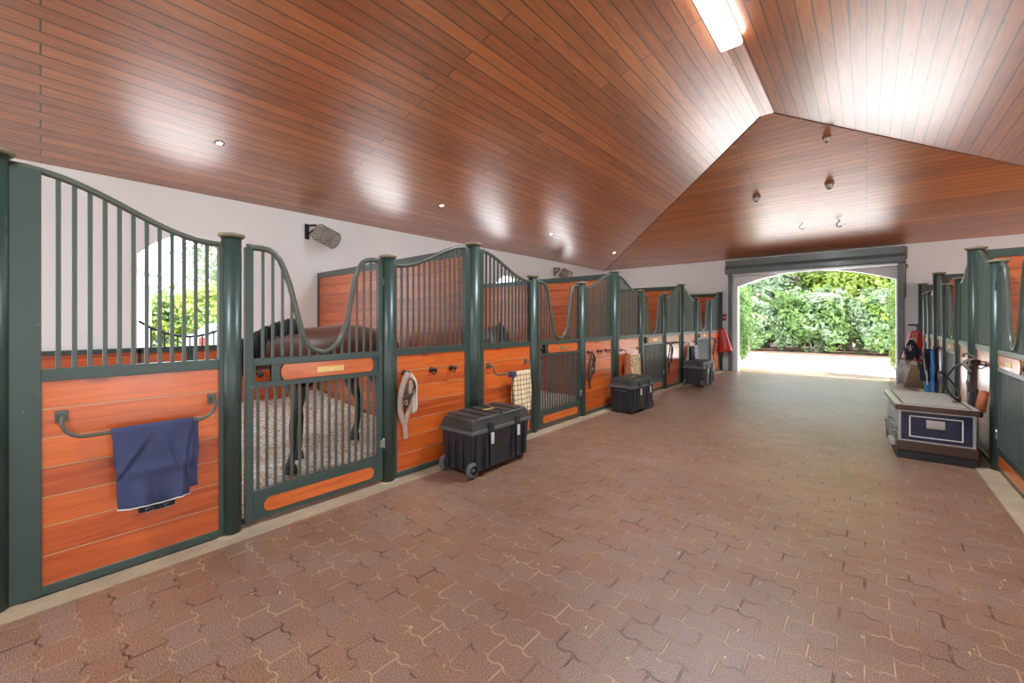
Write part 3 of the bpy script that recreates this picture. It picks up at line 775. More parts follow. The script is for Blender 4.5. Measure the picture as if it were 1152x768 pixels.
# ---------------------------------------------------------------- rolling trunks
def trunk(flip):
    e = empty('rolling_chest'); Lx, D, H = .96, .50, .62
    X = (lambda x: Lx-x) if flip else (lambda x: x)
    # body, tapered
    mb = MB()
    z0, z1 = .045, .45
    def ring(i, z): return [(i, i-D, z), (Lx-i, i-D, z), (Lx-i, -i, z), (i, -i, z)]
    A = [mb.bm.verts.new(p) for p in ring(.045, z0)]; B = [mb.bm.verts.new(p) for p in ring(.02, z1)]
    mb.bm.faces.new(A); mb.bm.faces.new(B[::-1])
    for k in range(4): mb.bm.faces.new((A[k], B[k], B[(k+1) % 4], A[(k+1) % 4]))
    for x in (.10, .23, .30, .66, .73, .87):
        mb.box(x-.018, x+.018, -D+.008, -D+.05, z0+.02, z1, .006)
    for y in (-.10, -.21, -.32, -.43):
        mb.box(.012, .05, y-.02, y+.02, z0+.02, z1, .006); mb.box(Lx-.05, Lx-.012, y-.02, y+.02, z0+.02, z1, .006)
    mb.build('body', 'plastic', e)
    MB().box(-.005, Lx+.005, -D-.005, .005, .435, .475, .012).build('rim', 'plastic_edge', e)
    mb = MB()
    A = [mb.bm.verts.new(p) for p in ring(.008, .475)]; B = [mb.bm.verts.new(p) for p in ring(.035, .565)]; C2 = [mb.bm.verts.new(p) for p in ring(.075, .59)]
    for P0, P1 in ((A, B), (B, C2)):
        for k in range(4): mb.bm.faces.new((P0[k], P1[k], P1[(k+1) % 4], P0[(k+1) % 4]))
    mb.bm.faces.new(A); mb.bm.faces.new(C2[::-1])
    for x in (.14, .30, .46, .62, .78): mb.box(x-.055, x+.055, -D+.05, -.05, .58, .605, .008)
    for y in (-.14, -.36): mb.box(.02, .06, y-.07, y+.07, .49, .585, .008); mb.box(Lx-.06, Lx-.02, y-.07, y+.07, .49, .585, .008)
    mb.build('lid', 'lidplastic', e)
    for q in ((.09, Lx-.52, -D+.025, -D+.05), (.50, Lx-.09, -D+.025, -D+.05), (.09, Lx-.09, -.05, -.03)):
        MB().box(*q, .566, .588, .005).build('lid_edge_strip', 'plastic_edge', e)
    MB().box(.40, .56, -.30, -.25, .604, .609, .001).build('lid_badge', simple('faded yellow badge', (.45, .30, .08), .6), e)
    for x in (.27, .70):
        la = MB().box(x-.035, x+.035, -D-.022, -D+.002, .41, .53, .006).build('latch', 'plastic', e)
        MB().box(x-.02, x+.02, -D-.034, -D-.022, .315, .43, .004).build('padlock_tag', 'tag', la)
    for y in (-D+.045, -.045):
        w = MB(); 
        w.lathe([(.045, -.022), (.072, -.022), (.078, -.012), (.078, .012), (.072, .022), (.045, .022)], X(.045), y, 22, .080, 'y')
        wo = w.build('wheel', 'rubber', e)
        h = MB(); h.lathe([(0, -.018), (.018, -.024), (.018, .024), (0, .018)], X(.045), y, 14, .080, 'y')
        for k in range(6):
            a = 2*PI*k/6
            h.tube([(X(.045)+.015*math.cos(a), y, .08+.015*math.sin(a)), (X(.045)+.05*math.cos(a), y, .08+.05*math.sin(a))], .007, 6)
        h.build('hub', 'plastic_edge', wo)
    mb = MB(); 
    for y in (-D+.09, -.09): mb.box(min(X(Lx-.12), X(Lx-.06)), max(X(Lx-.12), X(Lx-.06)), y-.03, y+.03, 0, .05, .006)
    mb.build('foot', 'plastic', e)
    mb = MB(); s = 1 if flip else -1
    mb.tube([(X(Lx-.0), -.12, .40), (X(Lx+.045), -.12, .40), (X(Lx+.045), -D+.12, .40), (X(Lx-.0), -D+.12, .40)], .010, 6); mb.build('handle', 'plastic', e)
    return e
TX = XL+SILLW-.03
t1 = trunk(False); t1.location = (-3.46, 2.80, .012); t1.rotation_euler = (0, 0, PI/2+.02)
tag(t1, 'large black plastic rolling trunk nearest the viewer, white tags and wheels', 'trunk', 'black rolling trunks')
t2 = trunk(True); t2.location = (-3.45, 6.58, .012); t2.rotation_euler = (0, 0, PI/2-.03); t2.scale = (.88, .95, .98)
tag(t2, 'black plastic rolling trunk in the middle of the left side, second from viewer', 'trunk', 'black rolling trunks')
t3 = copy_tree(t1); t3.location = (-3.43, 10.36, .012); t3.rotation_euler = (0, 0, PI/2)
tag(t3, 'black plastic rolling trunk farthest away on the left, nearest the doorway', 'trunk', 'black rolling trunks')

# ---------------------------------------------------------------- navy tack trunk
e = empty('tack_chest', (.27, 6.60, 0), math.radians(3), 'navy lacquered tack trunk with white outline and steel name plate on the right', 'trunk')
W, D = .64, 1.25
mb = MB(); mb.box(0, W, 0, D, 0, .085, .004); mb.box(.01, W-.01, .01, D-.01, .085, .10, .002); mb.build('plinth', 'black', e)
MB().box(-.005, W+.005, -.005, D+.005, .10, .205, .006).build('base_board', 'darkwood', e)
MB().box(.02, W-.02, .02, D-.02, .205, .56).build('body', 'navy', e)
mb = MB()
for y0_, y1_ in ((.005, .03), (D-.03, D-.005)):
    mb = MB()
    for x in (.010, W-.035): mb.box(x, x+.025, y0_, y1_, .205, .56, .004)
    mb.box(.010, W-.010, y0_+.003, y1_-.003, .205, .222, .003); mb.box(.010, W-.010, y0_+.003, y1_-.003, .548, .562, .003)
    mb.build('edging', 'steel', e)
mb = MB()
x0, x1, z0, z1, t = .105, W-.105, .262, .505, .010
for a in ((x0, x1, z0, z0+t), (x0, x1, z1-t, z1), (x0, x0+t, z0, z1), (x1-t, x1, z0, z1)): mb.box(a[0], a[1], .014, .021, a[2], a[3])
mb.build('white_outline', 'white', e)
mb = MB(); mb.box(W/2-.075, W/2+.075, .010, .021, .375, .47, .006); mb.box(W/2-.05, W/2+.05, .004, .012, .395, .45, .004)
mb.build('name_plate', 'steel', e)
ld = MB().box(-.015, W+.015, -.015, D+.015, .565, .625, .008).build('lid', 'darkwood', e)
MB().box(-.008, W+.008, -.008, D+.008, .624, .636, .004).build('lid_top', 'trimwood', ld)
mb = MB()
for x in (.04, W-.06): mb.box(x, x+.02, .0, D, .635, .6385)
mb.box(.04, W-.04, .02, .04, .635, .6385); mb.build('lid_line', 'darkwood', ld)
mb = MB()
for y in (.25, .95): mb.tube([(.02, y-.06, .30), (-.03, y-.06, .27), (-.035, y, .25), (-.03, y+.06, .27), (.02, y+.06, .30)], .009, 6)
mb.build('side_handle', 'steel', e)
mb = MB(); mb.box(-.05, -.006, .10, .34, .12, .18, .004); mb.box(-.04, .0, .12, .32, .52, .56, .004); mb.build('side_bracket', 'steel', e)

# ---------------------------------------------------------------- cloths over bars
PIPE = []
def drape(name, root_loc, rz, w, zf, zb, bar_z, mat, label, cat, grp=None, thick=.012, folds=2.0, amp=.012, taper=.0, seed=0, bulge=.03, crease=0., piping=False):
    """cloth over bar at local x=0..w, bar axis y=-.12 ; front hem zf, back hem zb"""
    mb = MB(); n = 40; mvert = 46; g = []
    lf, lb = bar_z-zf, bar_z-zb; R = .022
    tot = lf+lb+PI*R
    for j in range(mvert+1):
        s = tot*j/mvert; row = []
        for i in range(n+1):
            u = i/n
            if s < lf: y = -.12-R; z = zf+s; sg = -1; d = (lf-s)/lf
            elif s < lf+PI*R: a = (s-lf)/R; y = -.12-R*math.cos(a); z = bar_z+R*math.sin(a); sg = 0; d = 0
            else: y = -.12+R; z = bar_z-(s-lf-PI*R); sg = .6; d = (s-lf-PI*R)/max(lb, .01)
            x = w*u+taper*d*(u-.5)*w+.012*mnoise.noise(Vector((s*5, seed, u)))
            nn = mnoise.noise(Vector((u*folds*2+seed, s*2.2, seed*1.3)))
            n2 = mnoise.noise(Vector((u*7+s*3, s*7, seed+5)))
            y += sg*(bulge*d*(1-(2*u-1)**4)*.8 + amp*nn*(d*.9+.15)*1.6+amp*.5*n2*d) if sg < 0 else sg*.2*amp*nn
            if sg > 0: y = min(y, -.06)
            if crease and sg < 0:
                for (ca, cb_, cw) in ((.25, -.9, .05), (.62, .55, .04), (.9, -.1, .03)):
                    dd = (u-ca)-cb_*(d-.3)
                    y -= crease*math.exp(-(dd/cw)**2)*min(1, d*3)*(1-.5*abs(dd))
                    y += crease*.7*math.exp(-((dd-.08)/cw)**2)*min(1, d*3)
                y -= crease*1.2*max(0, 1-abs(d-.55)/.10)*(.4+.6*u)
            z += .02*(nn)*(1 if s < .02 else d*.4)
            row.append(mb.bm.verts.new((x, y, z)))
        g.append(row)
    for j in range(mvert):
        for i in range(n): mb.bm.faces.new((g[j][i], g[j][i+1], g[j+1][i+1], g[j+1][i])).smooth = True
    if piping:
        PIPE[:] = [(v_.co.x, v_.co.y-.004, v_.co.z) for v_ in g[0]]
    o = mb.build(name, mat); o.location = root_loc; o.rotation_euler = (0, 0, rz)
    sm = o.modifiers.new('thick', 'SOLIDIFY'); sm.thickness = thick; sm.offset = -1
    sb = o.modifiers.new('sub', 'SUBSURF'); sb.levels = 1; sb.render_levels = 1
    return tag(o, label, cat, grp)
e = empty('folded_blanket', (XL, .285, zf), PI/2, 'folded navy blue horse blanket with white piping hung over the nearest bar', 'blanket')
b1 = drape('outer_layer', (0, 0, 0), 0, .40, .44, .56, .925, 'navycloth', None, None, seed=2, bulge=.06, amp=.03, taper=-.10, crease=.014, piping=True); b1.parent = e
b2 = drape('inner_layer', (.035, .014, 0), 0, .395, .475, .47, .915, 'navycloth', None, None, seed=9, bulge=.035, amp=.02, crease=.008); b2.parent = e
MB().tube(PIPE, .0035, 5).build('piping', 'piping', e)
mb = MB(); mb.box(.12, .30, -.15, -.11, .385, .45, .012); mb.build('strap_bundle', 'blackcloth', e)
mb = MB()
for x in (.17, .26): mb.tube([(x-.02, -.158, .41), (x+.02, -.158, .415), (x+.018, -.158, .39), (x-.018, -.158, .387)], .004, 5, closed=True)
mb.build('buckle', 'steel', e)
e = empty('plaid_blanket', (XL, 4.03, zf), PI/2, 'cream plaid wool blanket hung over the bar left of the second gate', 'blanket')
drape('blanket_cloth', (0, 0, 0), 0, .36, .40, .5, .925, 'plaid', None, None, seed=4, folds=3, amp=.022, bulge=.04).parent = e
MB().box(-.05, .035, -.165, -.085, .87, .945, .014).build('blue_binding', 'navycloth', e)
e = empty('fleece_rug', (XL, 7.42, zf), PI/2, 'spotted brown and cream fleece rug on the bar behind the middle trunk', 'blanket')
drape('rug_cloth', (0.12, 0, 0), 0, .42, .42, .5, .925, 'leopard', None, None, seed=11, folds=3, amp=.03, bulge=.06, taper=.25).parent = e
drape('tan_layer', (-.08, 0.004, 0), 0, .22, .46, .5, .92, 'tan', None, None, seed=15, folds=2, amp=.02, bulge=.03).parent = e
e = empty('dark_rug', (XL, 11.10, zf), PI/2, 'black rug with pale lining on the bar above the farthest trunk', 'blanket')
drape('rug_cloth', (0, 0, 0), 0, .34, .5, .5, .925, 'blackcloth', None, None, seed=21, folds=3, amp=.03, bulge=.05).parent = e
drape('pale_layer', (.28, 0, 0), 0, .28, .55, .5, .93, patched('navy white check', (.06, .08, .16), (.7, .7, .72), 30), None, None, seed=23, folds=3, amp=.03, bulge=.05).parent = e

# ---------------------------------------------------------------- halters
def strap(mb, pts, w=.012, n=6):
    mb.tube(pts, w, n)
def spl(pts, k=6):
    out = []; P_ = [Vector(p) for p in pts]
    for i in range(len(P_)-1):
        p0, p1, p2, p3 = P_[max(i-1, 0)], P_[i], P_[i+1], P_[min(i+2, len(P_)-1)]
        for t in range(k):
            t /= k
            out.append(.5*((2*p1)+(-p0+p2)*t+(2*p0-5*p1+4*p2-p3)*t*t+(-p0+3*p1-3*p2+p3)*t**3))
    out.append(P_[-1]); return out
def halter(loc, rz, mats, label, fat=1., s=1., extra=True, mirror=1):
    e = empty('halter', loc, rz, label, 'halter', None)
    q = lambda L_: [(x*s*mirror, y, z*s) for x, y, z in L_]
    mb = MB(); strap(mb, spl(q([(-.005, -.09, .0), (-.05, -.10, -.06), (-.085, -.085, -.22), (-.075, -.06, -.38), (-.045, -.055, -.50), (-.015, -.05, -.56)])), .024*fat)
    strap(mb, spl(q([(.0, -.10, .0), (.02, -.11, -.08), (.01, -.10, -.22), (.03, -.09, -.33), (-.0, -.075, -.45), (-.02, -.06, -.54)])), .020*fat)
    mb.build('crown_strap', mats[0], e)
    mb = MB(); strap(mb, spl(q([(.01, -.09, -.01), (.07, -.10, -.10), (.085, -.09, -.24), (.10, -.075, -.38), (.075, -.07, -.41), (.055, -.08, -.30), (.06, -.085, -.22)])), .024*fat)
    mb.build('nose_band', mats[1], e)
    mb = MB(); strap(mb, spl(q([(-.08, -.10, -.26), (-.03, -.12, -.24), (.04, -.12, -.21), (.085, -.10, -.17)])), .013*fat)
    strap(mb, spl(q([(.0, -.12, -.05), (.05, -.125, -.10), (.065, -.12, -.18), (.02, -.125, -.24), (-.02, -.12, -.32)])), .010*fat)
    strap(mb, spl(q([(-.03, -.11, -.10), (-.05, -.115, -.22), (-.04, -.10, -.36)])), .009*fat)
    mb.build('cheek_strap', 'leather', e)
    mb = MB(); strap(mb, spl(q([(-.02, -.055, -.54), (-.01, -.055, -.62), (.0, -.05, -.70)])), .022*fat); mb.build('lead_end', mats[0], e)
    mb = MB()
    for (x, z) in ((-.055, -.30), (.055, -.20)):
        mb.tube([((x+.018*math.cos(a))*mirror*s, -.132, (z+.022*math.sin(a))*s) for a in [2*PI*k/12 for k in range(12)]], .004, 5, closed=True)
    mb.build('ring_buckle', 'steel', e)
    return e
yB = -.23+WP+WG
halter((XL, yB+.175, 1.07), PI/2, ('fleece', 'fleecew'), 'beige fleece lined halter hanging on the nearest hook, right of horse gate', 1.25, .95)
halter((XL, yB+P+.19, 1.07), PI/2, ('leather', 'leather'), 'dark leather halter on hook right of the second gate', .7, .9)
halter((XL, yB+2*P+.20, 1.07), PI/2, ('leather', 'black'), 'thin black bridle on hook right of the third gate', .6, 1.05)
halter((XL, yB+3*P+.25, 1.07), PI/2, ('black', 'leather'), 'small black bridle on hook beside the end wall, left side', .6, .95)
# right side tack cluster
def tackcluster():
    e = empty('bridle_cluster', (XR, 7.05, 1.12), -PI/2, 'tangled cluster of bridles and straps hung beyond the navy tack trunk', 'bridles')
    random.seed(3)
    mb = MB()
    for k in range(15):
        x = random.uniform(-.10, .10); a = random.uniform(.05, .16)
        strap(mb, spl([(x, -.10, .03), (x-a, -.14, -.08), (x-a*.8, -.13, -.32), (x, -.12, -.45+random.uniform(-.05, .1)), (x+a*.7, -.13, -.25), (x+.02, -.12, .02)]), .009)
    mb.build('bridle_straps', 'leather', e)
    mb = MB()
    for k in range(8):
        x = random.uniform(-.13, .12)
        strap(mb, spl([(x, -.12, .05), (x+.06, -.20, .02), (x+.13, -.22, -.03), (x+.18, -.18, -.08)]), .009)
        strap(mb, spl([(x, -.12, .06), (x-.10, -.18, .10), (x-.16, -.20, .06)]), .008)
    mb.build('pale_straps', simple('greyed leather', (.20, .15, .11), .7), e)
    mb = MB(); mb.box(-.05, .06, -.17, -.06, -.62, -.34, .02); strap(mb, spl([(0, -.11, -.30), (0, -.11, -.36)]), .02); mb.build('leg_boot', 'black', e)
    mb = MB(); strap(mb, spl([(.14, -.07, -.30), (.17, -.09, -.42), (.14, -.10, -.54)]), [.02]+[.045]*11+[.02]); mb.build('brush_pouch', 'tan', e)
    mb = MB()
    for (x, z) in ((-.05, -.06), (.03, -.18), (.07, .0), (-.09, -.25)):
        mb = MB(); mb.tube([(x+.03*math.cos(a), -.17, z+.035*math.sin(a)) for a in [2*PI*k/12 for k in range(12)]], .005, 5, closed=True)
        mb.build('bit_ring', 'steel', e)
tackcluster()
e = MB(); 
for k, rr in enumerate((.17, .185)):
    e.tube([(.02*k-.10+rr*math.cos(a)*1.25+.0, -.30-.10*math.sin(a+.6), -.27+rr*math.sin(a)*.9) for a in [2*PI*k2/28 for k2 in range(28)]], .010, 6, closed=True)
e.tube([(.08, -.36, -.18), (.10, -.28, -.02), (.08, -.14, .05), (.05, -.10, .06)], .010, 6)
e.tube([(.02, -.32, -.12), (.06, -.26, .0), (.05, -.14, .06)], .008, 6)
o = e.build('hose_loop', 'rubberhose'); o.location = (XR, 7.15, 1.08); o.rotation_euler = (0, 0, -PI/2)
tag(o, 'black rubber lunge line looped above the navy tack trunk lid', 'rope')
# blue rug with bridle
e = empty('blue_rug', (XR, 10.98, 1.05), -PI/2, 'bright blue and black rug hanging on the right side beyond the tack trunk', 'blanket')
def hang(name, x0, x1, z0, z1, mat, seed, parent, depth=.16):
    mb = MB(); n = 20; R_ = []
    for j in range(n+1):
        t = j/n; z = z1+(z0-z1)*t; row = []
        wv = (.35+.65*min(1, t*2.2)); cx = (x0+x1)/2; hw = (x1-x0)/2*wv*(1-.15*max(0, t-.7))
        for k in range(24):
            a = 2*PI*k/24; rr = 1+.22*math.sin(a*5+seed)+.12*mnoise.noise(Vector((math.cos(a)*2, t*4, seed)))
            row.append(mb.bm.verts.new((cx+hw*rr*math.cos(a), -.03-depth/2+depth/2*rr*.8*math.sin(a), z)))
        R_.append(row)
    for A, B in zip(R_, R_[1:]):
        for k in range(24): mb.bm.faces.new((A[k], A[(k+1) % 24], B[(k+1) % 24], B[k])).smooth = True
    mb.bm.faces.new(R_[0][::-1]); mb.bm.faces.new(R_[-1])
    return mb.build(name, mat, parent)
hang('rug_cloth', -.32, .18, -.85, .0, 'bluecloth', 1, e, .22)
hang('dark_layer', -.20, .12, -.58, .02, 'blackcloth', 4, e, .27)
halter((XR-.16, 10.75, 1.12), -PI/2, ('tag', 'leather'), 'pale rope bridle hanging over the bright blue rug', .5, 1.)

# ---------------------------------------------------------------- end wall items
def ext_cover(x, lean, lab):
    e = empty('extinguisher_cover', (x, YF-.29, .62), 0, lab, 'extinguisher cover', 'red extinguisher covers')
    mb = MB(); R_ = []
    for j in range(11):
        t = j/10; z = .74*(1-t); w = .09+.13*t**.7; d = .07+.06*t; cx = lean*t
        R_.append([mb.bm.verts.new((cx+w*math.cos(a), d*math.sin(a)+0*t, z-.05*math.cos(a)*t*(1 if lean > 0 else -1)*-1)) for a in [2*PI*k/20 for k in range(20)]])
    for A, B in zip(R_, R_[1:]):
        for k in range(20): mb.bm.faces.new((A[k], A[(k+1) % 20], B[(k+1) % 20], B[k])).smooth = True
    mb.bm.faces.new(R_[0][::-1]); mb.bm.faces.new(R_[-1]); mb.build('vinyl_hood', 'redvinyl', e)
    MB().box(-.03, .03, .02, .29, .66, .74, .004).build('wall_bracket', 'black', e)
ext_cover(-3.52, .10, 'red vinyl fire extinguisher cover on end wall, left of the doorway')
ext_cover(.93, -.04, 'red vinyl fire extinguisher cover on end wall, right of the doorway behind the rake')
e = empty('fire_sign', (-3.50, YF-.006, 1.72), 0, 'small red and white sign on end wall above the left extinguisher cover', 'sign')
MB().box(-.07, .07, -.006, 0, -.12, .12, .002).build('plate', 'tag', e)
mb = MB(); mb.box(-.055, .055, -.009, -.006, .02, .10); mb.box(-.055, .055, -.009, -.006, -.10, -.03); mb.box(-.012, .012, -.011, -.009, .03, .09); mb.build('sign_print', 'signred', e)
e = empty('wall_hook', (.95, YF, 1.50), 0, 'dark metal bracket on end wall above the right extinguisher cover', 'hook')
mb = MB(); mb.box(-.15, .05, -.03, 0, -.02, .02, .003); mb.tube([(.05, -.02, 0), (.13, -.12, 0), (.12, -.12, -.12), (.02, -.10, -.12), (.01, -.02, -.02)], .01, 6); mb.build('bracket_arm', 'black', e)
# leaf rake, upside broom and shovel leaning beside right end post
def fan(name, loc, lean, headw, headh, n, mat, lab, cat, hm='tinegrey', rz=0):
    e = empty(name, loc, rz, lab, cat)
    top = Vector(lean)
    MB().tube([(0, 0, headh*.92), tuple(top)], .014, 8).build('handle', 'hay', e)
    mb = MB()
    for k in range(n):
        u = (k/(n-1)*2-1); bx_ = headw/2*u
        mb.tube([(u*.03, 0, headh), (bx_*.6, -.02-.01*(k % 2), headh*.5), (bx_, -.05-.02*(k % 3), .012)], .006, 4)
    mb.build('tines', mat, e)
    MB().box(-.05, .05, -.02, .02, headh-.05, headh+.03, .006).build('collar', hm, e)
    return e
fan('leaf_rake', (.66, 13.80, 0), (.24, .22, 1.35), .52, .62, 16, 'tinegrey', 'pale fan leaf rake leaning head down right of the doorway', 'rake')
fan('straw_broom', (.86, 13.72, 0), (.08, .42, 1.30), .36, .60, 34, 'hay', 'brown straw broom leaning right of the doorway beside the leaf rake', 'broom')
e = empty('tack_bag', (.84, 13.98, .95), 0, 'black and white bridle bundle hanging above the straw broom', 'bridles')
hang('bag_cloth', -.14, .10, -.28, .20, 'blackcloth', 7, e, .16)
mb = MB()
for k in range(4): strap(mb, spl([(-.05+.03*k, -.10, .22), (-.12+.04*k, -.16, .05), (-.05+.03*k, -.14, -.2)]), .010)
mb.build('white_straps', 'white', e)

# ---------------------------------------------------------------- horses
def horse(name, loc, rz, coat, label):
    """local: +x = head direction"""
    e = empty(name, loc, rz, label, 'horse')
    me = bpy.data.meshes.new('body'); bm = bmesh.new()
    sk = []
    V = []
    def add(p, r, par=None):
        v = bm.verts.new(p); V.append((v, r)); 
        if par is not None: bm.edges.new((V[par][0], v))
        return len(V)-1
    pelvis = add((-.50, 0, 1.24), (.27, .29))
    loin = add((-.22, 0, 1.20), (.27, .28), pelvis)
    mid = add((.08, 0, 1.14), (.30, .29), loin)
    girth = add((.36, 0, 1.14), (.27, .32), mid)
    chest = add((.58, 0, 1.16), (.21, .25), girth)
    n1 = add((.82, 0, 1.20), (.14, .20), chest)
    n2 = add((1.06, 0, 1.10), (.105, .15), n1)
    n3 = add((1.26, 0, .98), (.09, .12), n2)
    h1 = add((1.38, 0, .86), (.095, .12), n3)
    h2 = add((1.44, 0, .70), (.075, .09), h1)
    h3 = add((1.50, 0, .52), (.055, .062), h2)
    h4 = add((1.52, 0, .45), (.045, .05), h3)
    butt = add((-.74, 0, 1.16), (.20, .22), pelvis)
    for s, dx in ((1, 0.16), (-1, -.16)):     # front legs
        a = add((.44+dx*.3, s*.15, .94), (.11, .14), girth)
        b = add((.44+dx*.6, s*.16, .72), (.062, .078), a)
        c = add((.45+dx*.9, s*.16, .50), (.05, .052), b)
        d = add((.45+dx, s*.16, .44), (.042, .046), c)
        f = add((.45+dx, s*.16, .19), (.030, .034), d)
        g = add((.47+dx, s*.16, .12), (.040, .042), f)
        add((.50+dx, s*.16, .03), (.050, .055), g)
    for s, dx in ((1, -.05), (-1, .14)):      # hind legs
        a = add((-.56+dx*.3, s*.16, 1.0), (.15, .20), pelvis)
        b = add((-.50+dx*.6, s*.18, .78), (.09, .13), a)
        c = add((-.66+dx, s*.18, .58), (.05, .07), b)
        d = add((-.72+dx, s*.18, .50), (.045, .058), c)
        f = add((-.68+dx, s*.17, .20), (.032, .038), d)
        g = add((-.65+dx, s*.17, .12), (.042, .045), f)
        add((-.61+dx, s*.17, .03), (.052, .058), g)
    for s in (1, -1):
        a = add((1.33, s*.06, .98), (.03, .03), h1); add((1.30, s*.09, 1.07), (.012, .015), a)
    bm.verts.index_update(); bm.to_mesh(me)
    rads = [r for _, r in V]; bm.free()
    me.materials.append(M[coat])
    o = bpy.data.objects.new('body', me); COL.objects.link(o); o.parent = e
    md = o.modifiers.new('skin', 'SKIN'); md.use_smooth_shade = True
    for i, r in enumerate(rads):
        me.skin_vertices[0].data[i].radius = r
        me.skin_vertices[0].data[i].use_root = (i == 0)
    sb = o.modifiers.new('sub', 'SUBSURF'); sb.levels = 2; sb.render_levels = 2
    # tail
    mb = MB(); mb.tube(spl([(-.86, 0, 1.30), (-.98, 0, 1.20), (-1.02, 0, .95), (-1.0, 0, .65), (-.98, 0, .42)]), [.035+.05*math.sin(PI*min(1, k/22)) for k in range(25)], 10); mb.build('tail', 'mane', e)
    mb = MB()
    for k in range(46):
        t = k/45; x = .50+.80*t; z = 1.50-.0*t-.38*t**1.6+.0
        mb.tube(spl([(x, .01, z-.06), (x+.02, .06+.05*random.random(), z-.03), (x+.05, .12, z-.20-.08*random.random())], 3), [.03, .028, .026, .022, .018, .012, .006], 5)
    mb.build('mane', 'mane', e)
    mb = MB()
    for (x, y) in ((.66, .16), (.34, -.16), (-.66, .17), (-.47, -.17)):
        mb.lathe([(0, 0), (.062, 0), (.05, .07), (0, .075)], x-.03, y, 12)
    mb.build('hooves', 'hoof', e)
    mb = MB()
    for s in (1, -1):
        mb.lathe([(0, -.02), (.018, -.01), (.02, 0), (.018, .01), (0, .02)], 1.42, s*.077, 10, .78, 'y')
    mb.build('eyes', 'mane', e)
    return e
# heading mostly -Y
h1 = horse('horse', (-4.78, 2.26, .05), math.radians(-74), 'bay', 'bay brown horse with black legs standing behind the nearest stall gate')
h1.scale = (1.04, 1.04, 1.055)
h2 = horse('horse', (-5.62, 6.02, .08), math.radians(-47), 'coat_dark', 'dark brown horse glimpsed through the bars above the plaid blanket')

# ---------------------------------------------------------------- outside: foliage
def foliage(name, loc, size, nleaf, leafsize, mats, label, cat, grp=None, trunk=None, seed=1, boxy=.6):
    """an irregular crown of leaves (sx, sy, sz) with base at loc; parts: leaves + trunk"""
    random.seed(seed)
    e = empty(name, loc, 0, label, cat, grp)
    sx, sy, sz = size
    verts, faces, mi = [], [], []
    for k in range(nleaf):
        while True:
            u, v_, w = random.uniform(-1, 1), random.uniform(-1, 1), random.uniform(-1, 1)
            d = (abs(u)**3+abs(v_)**3+abs(w)**3)**(1/3)
            bump = .82+.35*mnoise.noise(Vector((u*2.3+seed, v_*2.3, w*2.3)))+.16*mnoise.noise(Vector((u*6, v_*6+seed, w*6)))
            if d < bump and d > bump*boxy: break
        c = Vector((u*sx, v_*sy, sz*(w+1)/2))
        if c.z < .03: c.z = .03+random.random()*.3
        s_ = leafsize*random.uniform(.6, 1.3)
        nrm = (Vector((u, v_, w*.8)).normalized()+Vector((random.gauss(0, .5), random.gauss(0, .5), random.gauss(0, .5)+.35))).normalized()
        t = nrm.orthogonal().normalized(); t.rotate(Matrix.Rotation(random.uniform(0, 2*PI), 3, nrm)); b = nrm.cross(t)
        i0 = len(verts)
        verts += [c-t*s_, c+b*s_*.45+nrm*s_*.12, c+t*s_, c-b*s_*.45+nrm*s_*.12]
        faces.append((i0, i0+1, i0+2, i0+3))
        q = mnoise.noise(Vector((c.x*.9+seed, c.y*.9, c.z*.9)))+random.gauss(0, .12)
        mi.append(0 if q < .1 or len(mats) < 2 else (1 if q < .42 or len(mats) < 3 else 2))
    me = bpy.data.meshes.new('leaves'); me.from_pydata([tuple(v) for v in verts], [], faces)
    for q in mats: me.materials.append(M[q])
    me.polygons.foreach_set('material_index', mi); me.update()
    o = bpy.data.objects.new('leaves', me); COL.objects.link(o); o.parent = e
    # stems
    mb = MB(); tr = trunk or (.05, .8)
    for k in range(5 if not trunk else 3):
        a = random.uniform(0, 2*PI); rr = random.uniform(.1, .5)
        tip = (sx*rr*math.cos(a)*1.2, sy*rr*math.sin(a), sz*tr[1])
        mb.tube(spl([(0.1*k, 0, 0), (tip[0]*.3+.1*k, tip[1]*.3, sz*tr[1]*.4), tip], 5), [tr[0]*(1-.07*i) for i in range(11)], 7)
    mb.build('trunk', 'bark', e)
    return e
HY = 26.5
foliage('tree', (-8.3, HY+1.9, 0), (2.3, 1.5, 7.2), 11000, .17, ['leafY', 'leafG', 'leafK'], 'yellow green tree at the left end of the view through the doorway', 'tree', 'trees beyond the doorway', (.09, .8), 3, .55)
foliage('tree', (-4.6, HY+1.9, 0), (2.3, 1.5, 7.6), 11000, .17, ['leafP', 'leafK', 'leafG'], 'pale tree with pinkish blossom left of centre through the doorway', 'tree', 'trees beyond the doorway', (.09, .8), 5, .55)
foliage('tree', (-.9, HY+1.9, 0), (2.3, 1.5, 7.6), 11000, .17, ['leafY', 'leafY', 'leafG'], 'bright yellow green tree top right of centre through the doorway', 'tree', 'trees beyond the doorway', (.12, .8), 8, .55)
foliage('tree', (2.6, HY+1.9, 0), (2.3, 1.5, 7.4), 11000, .17, ['leafG', 'leafY', 'leafP'], 'green tree at the right end of the view through the doorway', 'tree', 'trees beyond the doorway', (.1, .8), 9, .55)
foliage('shrub', (-7.9, HY-.9, 0), (1.85, 1.3, 3.1), 8000, .13, ['leafY', 'leafP', 'leafG'], 'low yellowish shrub under the left tree beyond the doorway', 'shrub', 'shrubs beyond the doorway', None, 13, .55)
foliage('shrub', (-5.0, HY-1.1, 0), (1.85, 1.3, 3.0), 9000, .13, ['leafP', 'leafG', 'leafP'], 'grey green shrub left of centre at the driveway edge', 'shrub', 'shrubs beyond the doorway', None, 14, .55)
foliage('shrub', (-2.1, HY-.9, 0), (1.85, 1.3, 3.4), 9000, .13, ['leafG', 'leafP', 'leafP'], 'mid green shrub at the centre of the driveway edge', 'shrub', 'shrubs beyond the doorway', None, 16, .55)
